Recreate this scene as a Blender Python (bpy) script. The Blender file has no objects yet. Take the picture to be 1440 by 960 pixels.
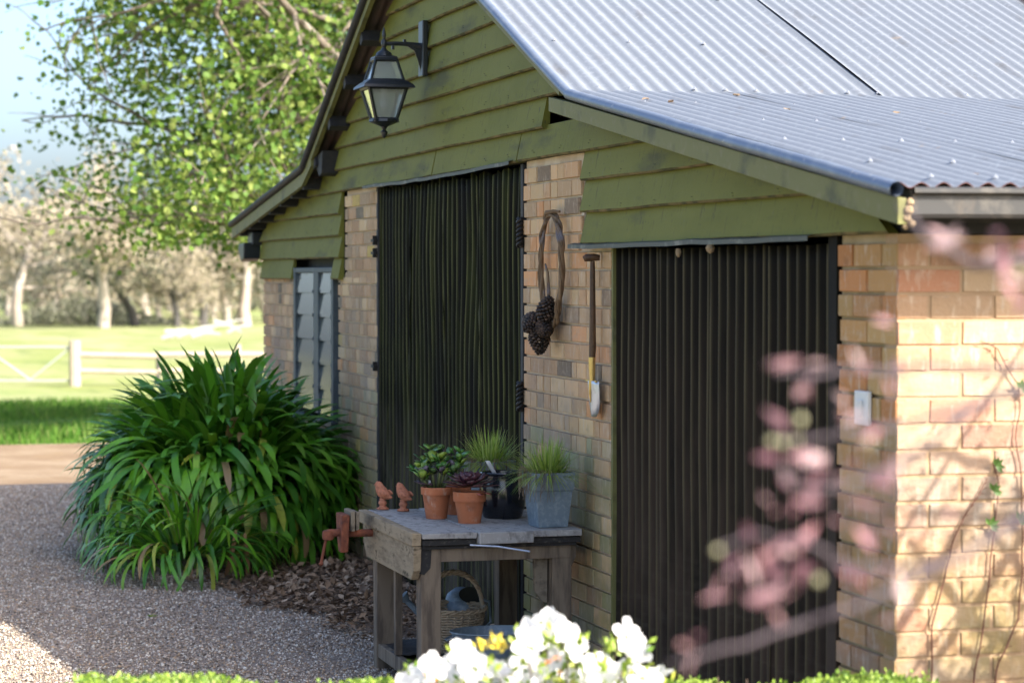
import bpy, bmesh, math, random
import numpy as np
from mathutils import Vector, Matrix, Euler, noise
random.seed(7); rng = np.random.default_rng(7)
S = bpy.context.scene; COL = S.collection
R_ = math.radians
# ------------------------------------------------------------------ camera
TH = R_(15.611); PITCH = R_(1.5837); FPX = 3400.0
C = Vector((7.306, -3.356, 1.95))
cam_d = bpy.data.cameras.new('camera'); cam = bpy.data.objects.new('camera', cam_d); COL.objects.link(cam)
S.camera = cam
F = Vector((-math.cos(TH)*math.cos(PITCH), math.sin(TH)*math.cos(PITCH), -math.sin(PITCH)))
RT = Vector((math.sin(TH), math.cos(TH), 0)); UP = RT.cross(F)
cam.matrix_world = Matrix(((RT.x, UP.x, -F.x, C.x), (RT.y, UP.y, -F.y, C.y), (RT.z, UP.z, -F.z, C.z), (0, 0, 0, 1)))
cam_d.lens = 85.0; cam_d.sensor_width = 36.0; cam_d.clip_end = 5000; cam_d.clip_start = 0.1
cam_d.dof.use_dof = True; cam_d.dof.focus_distance = 11.6; cam_d.dof.aperture_fstop = 3.1
# ------------------------------------------------------------------ world, sun, exposure
SUN = Vector((1.1, 0.82, 1.0)).normalized()
EL = math.asin(SUN.z); AZ = math.atan2(SUN.x, SUN.y)      # azimuth from +Y towards +X
W = bpy.data.worlds.new('World'); S.world = W; W.use_nodes = True
wn = W.node_tree; wn.nodes.clear()
sky = wn.nodes.new('ShaderNodeTexSky'); sky.sky_type = 'NISHITA'; sky.sun_disc = False
sky.sun_elevation = EL; sky.sun_rotation = AZ; sky.altitude = 200; sky.air_density = 0.75; sky.dust_density = 4.2; sky.ozone_density = 2.2
bg = wn.nodes.new('ShaderNodeBackground'); bg.inputs[1].default_value = 0.15
wo = wn.nodes.new('ShaderNodeOutputWorld')
wn.links.new(sky.outputs[0], bg.inputs[0]); wn.links.new(bg.outputs[0], wo.inputs[0])
sl = bpy.data.lights.new('sun', 'SUN'); sl.energy = 4.6; sl.angle = R_(0.55); sl.color = (1.0, 0.93, 0.82)
so = bpy.data.objects.new('sun', sl); COL.objects.link(so)
so.rotation_euler = SUN.to_track_quat('Z', 'Y').to_euler(); so.location = (10, 10, 20)
S.view_settings.view_transform = 'Standard'; S.view_settings.look = 'None'
S.view_settings.exposure = 1.5; S.view_settings.gamma = 1.0
S.cycles.use_denoising = True
S.cycles.max_bounces = 8; S.cycles.transparent_max_bounces = 8

# ------------------------------------------------------------------ photograph measuring helpers
def ray(px, py): return F*FPX + RT*(px-720) + UP*(480-py)
def on_y(px, py, Y=0.0):
    d = ray(px, py); return C + d*((Y-C.y)/d.y)
def on_x(px, py, X=0.0):
    d = ray(px, py); return C + d*((X-C.x)/d.x)
def on_z(px, py, Z=0.0):
    d = ray(px, py); return C + d*((Z-C.z)/d.z)
def at_d(px, py, D): return C + ray(px, py)*(D/FPX)
def proj(p):
    q = Vector(p)-C; z = q.dot(F)
    return (720+FPX*q.dot(RT)/z, 480-FPX*q.dot(UP)/z, z)

# ------------------------------------------------------------------ materials
def lin(r, g, b):
    f = lambda c: (c/12.92 if c <= .04045 else ((c+.055)/1.055)**2.4)
    return (f(r/255), f(g/255), f(b/255), 1)
def mat(name, base, rough=.7, layers=(), metal=0.0, bump=None, spec=.5, rand=None, transl=0, attr=None, objcol=False, bump2=None, coat=0):
    """layers: (colour, scale xyz, lo, hi, amount[, detail[, zlo, zhi]]) noise in world metres.
    rand: list of colours chosen at random per leaf or stone."""
    m = bpy.data.materials.new(name); m.use_nodes = True; t = m.node_tree; N = t.nodes; L = t.links
    b = N['Principled BSDF']; b.inputs['Roughness'].default_value = rough; b.inputs['Metallic'].default_value = metal
    b.inputs['Specular IOR Level'].default_value = spec
    if coat: b.inputs['Coat Weight'].default_value = coat
    geo = N.new('ShaderNodeNewGeometry')
    cur = None
    if rand:
        cr = N.new('ShaderNodeValToRGB'); cr.color_ramp.interpolation = 'LINEAR'
        e = cr.color_ramp.elements
        while len(e) < len(rand): e.new(0.5)
        for i, c in enumerate(rand):
            e[i].position = i/(len(rand)-1); e[i].color = (*c[:3], 1)
        L.new(geo.outputs['Random Per Island'], cr.inputs[0]); cur = cr.outputs[0]
    elif attr:
        a = N.new('ShaderNodeAttribute'); a.attribute_name = attr; cur = a.outputs['Color']
    elif objcol:
        a = N.new('ShaderNodeObjectInfo'); cur = a.outputs['Color']
    else:
        c = N.new('ShaderNodeRGB'); c.outputs[0].default_value = (*base[:3], 1); cur = c.outputs[0]
    for ly in layers:
        col, sc, lo, hi, amt = ly[:5]; det = ly[5] if len(ly) > 5 else 4
        mp = N.new('ShaderNodeMapping'); mp.inputs['Scale'].default_value = sc if isinstance(sc, tuple) else (sc, sc, sc)
        mp.inputs['Location'].default_value = (random.random()*20, random.random()*20, random.random()*20)
        L.new(geo.outputs['Position'], mp.inputs[0])
        nz = N.new('ShaderNodeTexNoise'); nz.inputs['Scale'].default_value = 1; nz.inputs['Detail'].default_value = det
        nz.inputs['Roughness'].default_value = .6
        L.new(mp.outputs[0], nz.inputs['Vector'])
        mr = N.new('ShaderNodeMapRange'); mr.inputs[1].default_value = lo; mr.inputs[2].default_value = hi
        mr.inputs[4].default_value = amt; L.new(nz.outputs['Fac'], mr.inputs[0]); fac = mr.outputs[0]
        if len(ly) > 7:
            sx = N.new('ShaderNodeSeparateXYZ'); L.new(geo.outputs['Position'], sx.inputs[0])
            zr = N.new('ShaderNodeMapRange'); zr.inputs[1].default_value = ly[6]; zr.inputs[2].default_value = ly[7]
            L.new(sx.outputs['Z'], zr.inputs[0])
            mu = N.new('ShaderNodeMath'); mu.operation = 'MULTIPLY'; L.new(fac, mu.inputs[0]); L.new(zr.outputs[0], mu.inputs[1]); fac = mu.outputs[0]
        if len(ly) > 8:
            sx = N.new('ShaderNodeSeparateXYZ'); L.new(geo.outputs['Position'], sx.inputs[0])
            zr = N.new('ShaderNodeMapRange'); zr.inputs[1].default_value = ly[8]; zr.inputs[2].default_value = ly[9]
            L.new(sx.outputs['X'], zr.inputs[0])
            mu = N.new('ShaderNodeMath'); mu.operation = 'MULTIPLY'; L.new(fac, mu.inputs[0]); L.new(zr.outputs[0], mu.inputs[1]); fac = mu.outputs[0]
        mx = N.new('ShaderNodeMix'); mx.data_type = 'RGBA'
        L.new(fac, mx.inputs[0]); L.new(cur, mx.inputs[6]); mx.inputs[7].default_value = (*col[:3], 1)
        cur = mx.outputs[2]
    L.new(cur, b.inputs['Base Color'])
    last = None
    for bp in (bump, bump2):
        if not bp: continue
        mp = N.new('ShaderNodeMapping'); sc = bp[0]; mp.inputs['Scale'].default_value = sc if isinstance(sc, tuple) else (sc, sc, sc)
        L.new(geo.outputs['Position'], mp.inputs[0])
        nz = N.new('ShaderNodeTexNoise'); nz.inputs['Scale'].default_value = 1; nz.inputs['Detail'].default_value = 6
        L.new(mp.outputs[0], nz.inputs['Vector'])
        bn = N.new('ShaderNodeBump'); bn.inputs['Strength'].default_value = bp[1]; bn.inputs['Distance'].default_value = bp[2] if len(bp) > 2 else .01
        L.new(nz.outputs['Fac'], bn.inputs['Height'])
        if last: L.new(last, bn.inputs['Normal'])
        last = bn.outputs[0]
    if last: L.new(last, b.inputs['Normal'])
    if transl:
        tr = N.new('ShaderNodeBsdfTranslucent'); ms = N.new('ShaderNodeMixShader'); ms.inputs[0].default_value = transl
        L.new(cur, tr.inputs[0]); L.new(b.outputs[0], ms.inputs[1]); L.new(tr.outputs[0], ms.inputs[2])
        L.new(ms.outputs[0], N['Material Output'].inputs[0])
    return m
G = {}
def M_(key, *a, **k): G[key] = mat(key, *a, **k)
BRK_LAYERS = ((( .62,.52,.40), (34,34,9), .53, .68, .55, 5), ((.50,.40,.30), (9,9,26), .56, .72, .4, 5), ((.12,.085,.065), (9,9,9), .58, .8, .5), ((.50,.40,.30), (60,60,60), .55, .8, .3),
              ((.21,.205,.05), (2.2,2.2,3.2), .38, .58, .72, 4, 1.35, .4), ((.20,.20,.20), (1.7,1.7,2.2), .42, .66, .5, 4, 2.0, 1.3))
M_('brick', (0,0,0), .9, BRK_LAYERS, objcol=True, bump=((90,90,90), .5, .004), bump2=((18,18,50), .4, .006), spec=.2)
M_('brick_mass', (0,0,0), .9, BRK_LAYERS, attr='tint', bump=((90,90,90), .5, .004), spec=.2)
M_('mortar', (.54,.43,.31), .95, (((.66,.57,.44), (7,7,7), .45, .65, .8), ((.14,.15,.08), (3,3,3), .5, .7, .6, 4, 1.2, .4)), bump=((60,60,60), .6, .006), spec=.1)
M_('mortar_dark', (.36,.28,.16), .95, (((.52,.42,.28), (7,7,7), .45, .65, .6), ((.14,.15,.08), (3,3,3), .5, .7, .6, 4, 1.6, .6)), bump=((60,60,60), .6, .006), spec=.1)
M_('green_board', (.168,.172,.034), .68, (((.118,.125,.018), (2.2,2.2,5), .45, .75, .6), ((.045,.047,.034), (1.6,1.6,7), .56, .72, .6, 8), ((.045,.045,.04), (60,60,26), .66, .72, .6, 2),
     ((.185,.175,.035), (30,30,4), .55, .75, .35, 3), ((.045,.045,.02), (38,38,3.0), .60, .72, .55, 5), ((.17,.17,.11), (55,55,5), .64, .74, .5, 4), ((.20,.19,.10), (45,45,45), .70, .78, .5)), bump=((7,7,120), .25, .003), bump2=((60,60,9), .3, .0015), spec=.18)
M_('board_edge', (.15,.12,.045), .8, (((.05,.05,.02), (9,9,9), .42, .60, .9), ((.24,.17,.08), (5,5,5), .56, .68, .7)), spec=.2)
M_('barge_green', (.15,.15,.045), .65, (((.21,.19,.11), (18,18,18), .55, .7, .5), ((.04,.045,.02), (6,6,6), .55, .72, .7)), bump=((50,50,50), .2, .003))
M_('dark_timber', (.018,.019,.022), .7, (((.05,.045,.04), (12,12,12), .5, .7, .6),), bump=((40,40,40), .3, .003))
M_('door_green', (.0050,.0055,.0030), .7, (((.026,.032,.008), (12,12,.9), .50, .68, .8, 5), ((.07,.07,.022), (26,26,1.3), .60, .72, .6, 5), ((.10,.088,.070), (14,14,2), .36, .62, .9, 4, 1.2, .5),
     ((.006,.006,.006), (3,3,.8), .5, .66, .8, 4)), bump=((60,60,60), .2, .002), spec=.12)
M_('door_black', (.0075,.0062,.0045), .7, (((.016,.015,.009), (14,14,1.2), .5, .7, .7, 5), ((.075,.052,.036), (6,6,1.5), .28, .60, .8, 5, 1.9, .5), ((.10,.085,.06), (3,3,30), .5, .7, .5, 5, .9, .1), ((.07,.06,.045), (120,120,120), .72, .78, .6)), bump=((60,60,60), .2, .002), spec=.12)
M_('zinc_roof', (.20,.22,.25), .48, (((.19,.21,.24), (1.2,5,1.2), .45, .7, .6, 6), ((.13,.125,.12), (3,9,3), .58, .72, .6, 8), ((.36,.25,.13), (5,5,5), .70, .76, .5, 3), ((.34,.37,.41), (30,30,30), .55, .75, .5), ((.12,.12,.125), (70,70,70), .66, .72, .5)), metal=.25, bump=((40,40,40), .15, .003), spec=.5)
M_('zinc_trim', (.15,.185,.25), .45, (((.24,.27,.31), (8,8,8), .5, .7, .7), ((.55,.50,.42), (40,40,40), .62, .72, .5)), metal=.4, bump=((30,30,30), .15, .002))
M_('gutter_zinc', (.055,.055,.055), .5, (((.13,.12,.105), (9,9,9), .52, .66, .7), ((.12,.10,.08), (14,14,5), .55, .7, .8)), metal=.35, bump=((30,30,30), .2, .002))
M_('old_iron_under', (.11,.085,.07), .8, (((.16,.08,.05), (6,6,6), .5, .7, .6),))
M_('rust_edge', (.10,.035,.025), .85)
M_('lantern_black', (.012,.016,.020), .38, (((.05,.055,.06), (50,50,50), .6, .75, .5),), spec=.6)
M_('flood_black', (.010,.016,.024), .4)
M_('old_wood', (.20,.17,.125), .85, (((.10,.085,.065), (4,28,28), .45, .65, .8, 6), ((.30,.27,.22), (3,20,20), .55, .75, .6, 6), ((.03,.025,.02), (10,10,10), .63, .7, .8)), bump=((5,50,50), .5, .004), spec=.2)
M_('tan_wood', (.31,.25,.165), .85, (((.15,.12,.08), (6,20,30), .45, .65, .8, 6), ((.09,.07,.045), (14,14,30), .60, .68, .9)), bump=((5,50,50), .5, .004), spec=.2)
M_('leg_wood', (.20,.16,.115), .85, (((.075,.06,.048), (24,24,4), .45, .65, .8, 6), ((.25,.215,.165), (24,24,3), .58, .75, .6, 6)), bump=((50,50,4), .5, .004), spec=.2)
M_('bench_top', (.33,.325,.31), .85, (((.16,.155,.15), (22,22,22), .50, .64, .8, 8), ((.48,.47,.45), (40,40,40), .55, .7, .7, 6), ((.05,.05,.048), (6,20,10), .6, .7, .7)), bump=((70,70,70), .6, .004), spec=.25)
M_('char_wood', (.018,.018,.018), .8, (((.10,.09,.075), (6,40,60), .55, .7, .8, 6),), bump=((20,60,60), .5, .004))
M_('rust', (.15,.055,.035), .85, (((.28,.10,.055), (25,25,25), .45, .65, .7), ((.05,.03,.03), (30,30,30), .55, .7, .7)), bump=((80,80,80), .5, .003), spec=.2)
M_('terracotta', (.40,.14,.065), .85, (((.48,.22,.13), (14,14,14), .5, .7, .6), ((.20,.08,.05), (10,10,16), .52, .70, .65), ((.5,.42,.34), (26,26,12), .60, .74, .5, 6)), bump=((120,120,120), .2, .002), spec=.2)
M_('bird_clay', (.42,.17,.10), .8, (((.20,.08,.05), (60,60,60), .5, .65, .7), ((.5,.3,.2), (40,40,40), .6, .7, .5)), bump=((150,150,150), .5, .002), spec=.2)
M_('galvanised', (.20,.27,.33), .55, (((.30,.37,.43), (45,45,45), .48, .6, .7, 6), ((.13,.175,.215), (12,12,12), .5, .7, .7)), metal=.35, bump=((60,60,60), .15, .002))
M_('glaze_black', (.009,.011,.017), .18, (((.025,.022,.02), (30,30,30), .6, .75, .6),), spec=.6, coat=.3)
M_('soil', (.04,.028,.018), .95, (((.10,.07,.045), (90,90,90), .5, .65, .7),), bump=((120,120,120), .8, .01))
M_('paper_tag', (.62,.64,.66), .6)
M_('wicker', (.36,.29,.20), .75, (((.45,.40,.30), (40,40,40), .5, .7, .7), ((.06,.05,.035), (30,30,30), .55, .7, .6)), spec=.3)
M_('vine_wood', (.16,.105,.06), .8, (((.30,.22,.14), (30,30,8), .5, .7, .7), ((.16,.16,.19), (12,12,6), .52, .62, .8), ((.05,.03,.02), (40,40,10), .55, .68, .7)), bump=((60,60,20), .8, .004), spec=.25)
M_('cone_brown', (.028,.018,.014), .6, rand=[(.010,.007,.006), (.04,.025,.018), (.11,.07,.05)], spec=.4)
M_('spade_wood', (.075,.040,.020), .5, (((.14,.075,.035), (40,40,6), .5, .7, .7), ((.03,.02,.012), (30,30,30), .55, .7, .7)), spec=.4)
M_('brass', (.62,.46,.18), .35, (((.35,.24,.10), (30,30,30), .5, .7, .6),), metal=.85)
M_('spade_steel', (.58,.62,.68), .33, (((.38,.40,.42), (30,30,30), .5, .7, .6),), metal=.6)
M_('white_plastic', (.70,.71,.70), .4)
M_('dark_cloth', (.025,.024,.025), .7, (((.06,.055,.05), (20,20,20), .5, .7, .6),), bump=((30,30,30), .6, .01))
M_('window_frame', (.055,.075,.085), .6, (((.15,.17,.17), (30,30,8), .55, .7, .6),))
M_('blind', (.75,.80,.74), .7)
M_('room_dark', (.03,.035,.03), .9)
M_('chain', (.012,.011,.010), .6, spec=.5)
M_('lead', (.30,.32,.36), .5, metal=.5)
M_('dirt_clot', (.30,.22,.13), .95, bump=((80,80,80), .8, .01))
def wear_highlight(key, col, amt, lo_):  # worn olive-brown paint on rib crests, doubling as painted-in highlights
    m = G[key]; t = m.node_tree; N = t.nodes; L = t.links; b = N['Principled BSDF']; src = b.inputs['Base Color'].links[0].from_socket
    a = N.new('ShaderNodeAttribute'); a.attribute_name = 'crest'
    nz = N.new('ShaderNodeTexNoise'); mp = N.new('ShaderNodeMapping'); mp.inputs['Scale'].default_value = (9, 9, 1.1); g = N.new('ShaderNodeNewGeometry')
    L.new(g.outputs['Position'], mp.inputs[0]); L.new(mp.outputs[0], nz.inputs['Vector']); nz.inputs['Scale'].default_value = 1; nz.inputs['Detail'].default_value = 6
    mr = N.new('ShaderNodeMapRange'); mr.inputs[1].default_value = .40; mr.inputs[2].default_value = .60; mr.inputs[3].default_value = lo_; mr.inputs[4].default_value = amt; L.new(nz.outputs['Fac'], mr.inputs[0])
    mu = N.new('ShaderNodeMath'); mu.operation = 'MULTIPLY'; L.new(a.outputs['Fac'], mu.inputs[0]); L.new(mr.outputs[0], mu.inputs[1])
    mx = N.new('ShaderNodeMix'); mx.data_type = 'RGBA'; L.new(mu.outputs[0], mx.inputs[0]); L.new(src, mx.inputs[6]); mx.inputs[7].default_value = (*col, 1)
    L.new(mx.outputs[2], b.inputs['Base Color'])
wear_highlight('door_green', (.105,.108,.026), .95, .12); wear_highlight('door_black', (.105,.085,.036), .85, .42)
# ground
M_('gravel_ground', (.42,.34,.28), .95, (((.16,.13,.11), (60,60,60), .45, .6, .8, 4), ((.44,.38,.31), (95,95,95), .56, .7, .7, 2), ((.20,.16,.125), (.9,.9,.9), .45, .65, .5)), bump=((70,70,70), 1.0, .02), spec=.15)
M_('gravel_stone', (0,0,0), .85, (), rand=[(.10,.085,.07), (.38,.30,.235), (.22,.18,.145), (.64,.56,.48), (.36,.295,.24), (.46,.33,.21), (.28,.255,.23), (.74,.69,.60), (.16,.13,.10)], spec=.25)
M_('dirt_track', (.20,.14,.09), .95, (((.29,.225,.155), (1.2,1.2,1.2), .45, .65, .7), ((.24,.17,.10), (2.5,2.5,2.5), .55, .7, .6)), bump=((12,12,12), .4, .03), spec=.1)
M_('lawn_grass', (.075,.17,.018), .9, (((.14,.23,.035), (.5,.5,.5), .45, .65, .7), ((.22,.20,.08), (1.7,1.7,1.7), .58, .72, .5), ((.045,.09,.02), (8,8,8), .5, .7, .6)), bump=((30,30,30), .6, .05), spec=.1)
M_('field_grass', (.22,.25,.085), .95, (((.32,.31,.17), (.09,.3,.1), .42, .62, .8), ((.17,.25,.06), (.05,.12,.1), .52, .7, .75), ((.36,.34,.2), (.35,.6,.6), .55, .7, .6), ((.10,.15,.05), (.2,1.2,.5), .56, .68, .5, 6)), bump=((6,6,6), .6, .1), spec=.1)
M_('leaf_litter', (0,0,0), .85, rand=[(.11,.065,.04), (.34,.23,.145), (.20,.13,.08), (.48,.36,.25), (.08,.055,.04), (.27,.17,.10)], spec=.2)
# foliage
M_('strap_leaf', (0,0,0), .38, (((.018,.055,.012), (5,5,5), .5, .7, .5),), objcol=True, transl=.15, spec=.5)
M_('strap_mass', (0,0,0), .38, rand=[(.025,.11,.008), (.07,.24,.014), (.12,.33,.020), (.04,.16,.016), (.18,.38,.03)], transl=.2, spec=.5)
M_('dry_leaf', (.32,.18,.08), .8)
M_('plane_leaf', (0,0,0), .6, rand=[(.045,.12,.018), (.13,.22,.030), (.075,.165,.022), (.23,.31,.055), (.06,.14,.025), (.32,.38,.10), (.14,.24,.035)], transl=.4, spec=.3)
M_('bark_grey', (.16,.13,.10), .9, (((.28,.25,.20), (5,5,2), .5, .7, .7),), bump=((12,12,5), .6, .03))
M_('gum_bark', (.36,.32,.27), .85, (((.28,.22,.17), (.8,.8,.3), .5, .62, .8),))
M_('dark_bark', (.075,.07,.065), .9)
M_('gum_leaf', (0,0,0), .7, rand=[(.12,.135,.085), (.17,.18,.13), (.22,.22,.17), (.14,.155,.09), (.26,.25,.20)], transl=.25, spec=.2)
M_('dry_twig_leaf', (0,0,0), .8, rand=[(.33,.28,.21), (.42,.37,.29), (.26,.22,.15), (.36,.34,.22)], transl=.2, spec=.2)
M_('box_leaf', (0,0,0), .45, rand=[(.17,.28,.035), (.28,.40,.06), (.10,.20,.03), (.36,.46,.09), (.22,.33,.04)], transl=.3, spec=.4)
M_('twig_brown', (.10,.065,.045), .85)
M_('petal_white', (.88,.87,.88), .5, transl=.45, spec=.3)
M_('stamen', (.75,.30,.10), .6)
M_('azalea_leaf', (0,0,0), .5, rand=[(.20,.30,.04), (.34,.42,.06), (.12,.22,.03), (.50,.48,.08)], transl=.3, spec=.4)
M_('bud_yellow', (.62,.50,.06), .5, transl=.2)
M_('bud_orange', (.60,.22,.06), .5, transl=.2)
M_('plum_leaf', (0,0,0), .45, rand=[(.45,.20,.23), (.55,.32,.33), (.34,.15,.19), (.62,.46,.45), (.46,.24,.27)], transl=.45, spec=.5)
M_('plum_bark', (.055,.04,.05), .7, (((.11,.09,.10), (14,14,14), .5, .7, .6),))
M_('bud_pale', (.50,.48,.30), .6, transl=.3)
M_('grass_blade', (0,0,0), .5, rand=[(.20,.34,.04), (.34,.48,.08), (.50,.58,.18), (.16,.28,.04), (.42,.52,.10)], transl=.3, spec=.3)
M_('dead_blade', (0,0,0), .8, rand=[(.16,.11,.075), (.26,.20,.14), (.10,.07,.05)], spec=.2)
M_('jade_leaf', (0,0,0), .35, rand=[(.04,.12,.02), (.075,.18,.03), (.16,.26,.04), (.05,.10,.035), (.09,.08,.09)], spec=.5)
M_('jade_stem', (.11,.14,.05), .7)
M_('purple_leaf', (0,0,0), .4, rand=[(.032,.015,.022), (.055,.022,.032), (.085,.03,.04)], spec=.5)
M_('pink_leaf', (.40,.12,.10), .45)
M_('fence_white', (.42,.35,.27), .8, (((.24,.19,.14), (4,4,4), .5, .7, .6),))
M_('gate_pipe', (.36,.37,.36), .5)
M_('dead_branch', (.42,.40,.37), .8)
M_('creeper_stem', (.14,.055,.035), .8)
M_('creeper_leaf', (.10,.20,.04), .5, transl=.3)
def glass_mat(name, tint, alpha, rough=.05):
    m = bpy.data.materials.new(name); m.use_nodes = True; t = m.node_tree; N = t.nodes
    b = N['Principled BSDF']; b.inputs['Base Color'].default_value = (*tint, 1); b.inputs['Roughness'].default_value = rough
    tr = N.new('ShaderNodeBsdfTransparent'); tr.inputs[0].default_value = (.85, .9, .88, 1)
    gl = N.new('ShaderNodeBsdfGlossy'); gl.inputs['Roughness'].default_value = rough
    fr = N.new('ShaderNodeFresnel'); fr.inputs[0].default_value = 1.42
    mx = N.new('ShaderNodeMixShader'); mx2 = N.new('ShaderNodeMixShader'); mx2.inputs[0].default_value = alpha
    t.links.new(tr.outputs[0], mx2.inputs[1]); t.links.new(b.outputs[0], mx2.inputs[2])
    t.links.new(fr.outputs[0], mx.inputs[0]); t.links.new(mx2.outputs[0], mx.inputs[1]); t.links.new(gl.outputs[0], mx.inputs[2])
    t.links.new(mx.outputs[0], N['Material Output'].inputs[0]); G[name] = m
glass_mat('louvre_glass', (.55, .62, .58), .30, .08)
glass_mat('lantern_glass', (.38, .42, .40), .55, .15)

# ------------------------------------------------------------------ mesh helpers
class MB:
    def __init__(s): s.v = []; s.f = []; s.sm = False
    def add(s, vs, fs):
        o = len(s.v); s.v += [tuple(v) for v in vs]; s.f += [tuple(i+o for i in f) for f in fs]; return s
    def box(s, a, b, jit=0, rot=None, piv=None):
        x0, y0, z0 = a; x1, y1, z1 = b
        vs = [Vector((x, y, z)) for z in (z0, z1) for y in (y0, y1) for x in (x0, x1)]
        if jit: vs = [v+Vector((random.uniform(-jit, jit), random.uniform(-jit, jit), random.uniform(-jit, jit))) for v in vs]
        if rot is not None:
            c = Vector(piv) if piv is not None else sum(vs, Vector())/8
            vs = [c+rot @ (v-c) for v in vs]
        return s.add(vs, [(0,2,3,1), (4,5,7,6), (0,1,5,4), (2,6,7,3), (0,4,6,2), (1,3,7,5)])
    def tube(s, pts, rad, n=8, cap=True, twist=0):
        pts = [Vector(p) for p in pts]; k = len(pts)
        rads = rad if isinstance(rad, (list, tuple)) else [rad]*k
        ref = None; rings = []
        for i, p in enumerate(pts):
            d = (pts[min(i+1, k-1)]-pts[max(i-1, 0)])
            if d.length < 1e-9: d = Vector((0, 0, 1))
            d.normalize()
            if ref is None:
                ref = Vector((0, 0, 1)) if abs(d.z) < .9 else Vector((1, 0, 0))
            a = d.cross(ref).normalized(); b = a.cross(d).normalized(); ref = b
            rings.append([p+(a*math.cos(2*math.pi*j/n+twist*i)+b*math.sin(2*math.pi*j/n+twist*i))*rads[i] for j in range(n)])
        vs = [v for r in rings for v in r]; fs = []
        for i in range(k-1):
            for j in range(n):
                fs.append((i*n+j, i*n+(j+1) % n, (i+1)*n+(j+1) % n, (i+1)*n+j))
        if cap: fs.append(tuple(range(n-1, -1, -1))); fs.append(tuple((k-1)*n+j for j in range(n)))
        return s.add(vs, fs)
    def lathe(s, prof, c=(0, 0, 0), n=20, sq=None, phase=0, cap0=False, cap1=False):
        c = Vector(c); vs = []; fs = []; k = len(prof)
        for r, z in prof:
            for j in range(n):
                a = 2*math.pi*j/n+phase; vs.append(c+Vector((r*math.cos(a)*(sq[0] if sq else 1), r*math.sin(a)*(sq[1] if sq else 1), z)))
        for i in range(k-1):
            for j in range(n): fs.append((i*n+j, i*n+(j+1) % n, (i+1)*n+(j+1) % n, (i+1)*n+j))
        if cap0: fs.append(tuple(range(n-1, -1, -1)))
        if cap1: fs.append(tuple((k-1)*n+j for j in range(n)))
        return s.add(vs, fs)
    def prism(s, pts, off):
        """closed polygon pts (3D) extruded by off"""
        pts = [Vector(p) for p in pts]; off = Vector(off); n = len(pts)
        vs = pts+[p+off for p in pts]
        fs = [tuple(range(n)), tuple(range(2*n-1, n-1, -1))]+[(i, i+n, (i+1) % n+n, (i+1) % n) for i in range(n)]
        return s.add(vs, fs)
    def grid(s, rows, close=False):
        m = len(rows[0]); vs = [v for r in rows for v in r]; fs = []
        for i in range(len(rows)-1):
            for j in range(m-(0 if close else 1)):
                fs.append((i*m+j, i*m+(j+1) % m, (i+1)*m+(j+1) % m, (i+1)*m+j))
        return s.add(vs, fs)
    def mesh(s, name, m, smooth=False, fix=True):
        me = bpy.data.meshes.new(name); me.from_pydata(s.v, [], s.f)
        if fix:
            bm = bmesh.new(); bm.from_mesh(me); bmesh.ops.recalc_face_normals(bm, faces=bm.faces); bm.to_mesh(me); bm.free()
        if smooth: me.polygons.foreach_set('use_smooth', [True]*len(me.polygons))
        if m: me.materials.append(G[m])
        return me
def link(name, me, parent=None, loc=None, rot=None):
    o = bpy.data.objects.new(name, me); COL.objects.link(o)
    if parent: o.parent = parent
    if loc is not None: o.location = loc
    if rot is not None: o.rotation_euler = rot
    return o
def part(name, mb, m, parent, smooth=False, bev=0, fix=True):
    """mesh given in world coordinates, linked under parent (whose own location is subtracted)"""
    base = Vector((0, 0, 0)); p = parent
    while p: base = base+p.location; p = p.parent
    if base.length: mb.v = [tuple(Vector(v)-base) for v in mb.v]
    o = link(name, mb.mesh(name, m, smooth, fix), parent)
    if bev:
        b = o.modifiers.new('b', 'BEVEL'); b.width = bev; b.segments = 2; b.limit_method = 'ANGLE'; b.angle_limit = R_(40)
    if smooth: autosmooth(o.data)
    return o
def autosmooth(me, ang=42):
    bm = bmesh.new(); bm.from_mesh(me); ca = R_(ang)
    for e in bm.edges:
        if len(e.link_faces) == 2 and e.calc_face_angle(0) > ca: e.smooth = False
    bm.to_mesh(me); bm.free()
def thing(name, label, cat, loc=(0, 0, 0), group=None):
    o = bpy.data.objects.new(name, None); COL.objects.link(o); o.location = loc; o.empty_display_size = .1
    o['label'] = label; o['category'] = cat
    if group: o['group'] = group
    return o
def tag(o, label, cat, group=None):
    o['label'] = label; o['category'] = cat
    if group: o['group'] = group
    return o
def kind(o, k): o['kind'] = k; return o
def inst_mesh(name, tv, tf, A, T, m, smooth=False):
    """many small copies of one template in one mesh"""
    tv = np.asarray(tv, float); tf = np.asarray(tf, int); n = len(T); k = len(tv)
    V = (np.einsum('nij,kj->nki', A, tv)+T[:, None, :]).reshape(-1, 3)
    Fc = (tf[None]+(np.arange(n)*k)[:, None, None]).reshape(-1, tf.shape[1])
    me = bpy.data.meshes.new(name); me.vertices.add(len(V)); me.vertices.foreach_set('co', V.astype(np.float32).ravel())
    q = tf.shape[1]; me.loops.add(Fc.size); me.loops.foreach_set('vertex_index', Fc.astype(np.int32).ravel())
    me.polygons.add(len(Fc)); me.polygons.foreach_set('loop_start', np.arange(0, Fc.size, q, dtype=np.int32))
    me.update(calc_edges=True); me.validate()
    if smooth: me.polygons.foreach_set('use_smooth', [True]*len(me.polygons))
    me.materials.append(G[m]); return me
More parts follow.
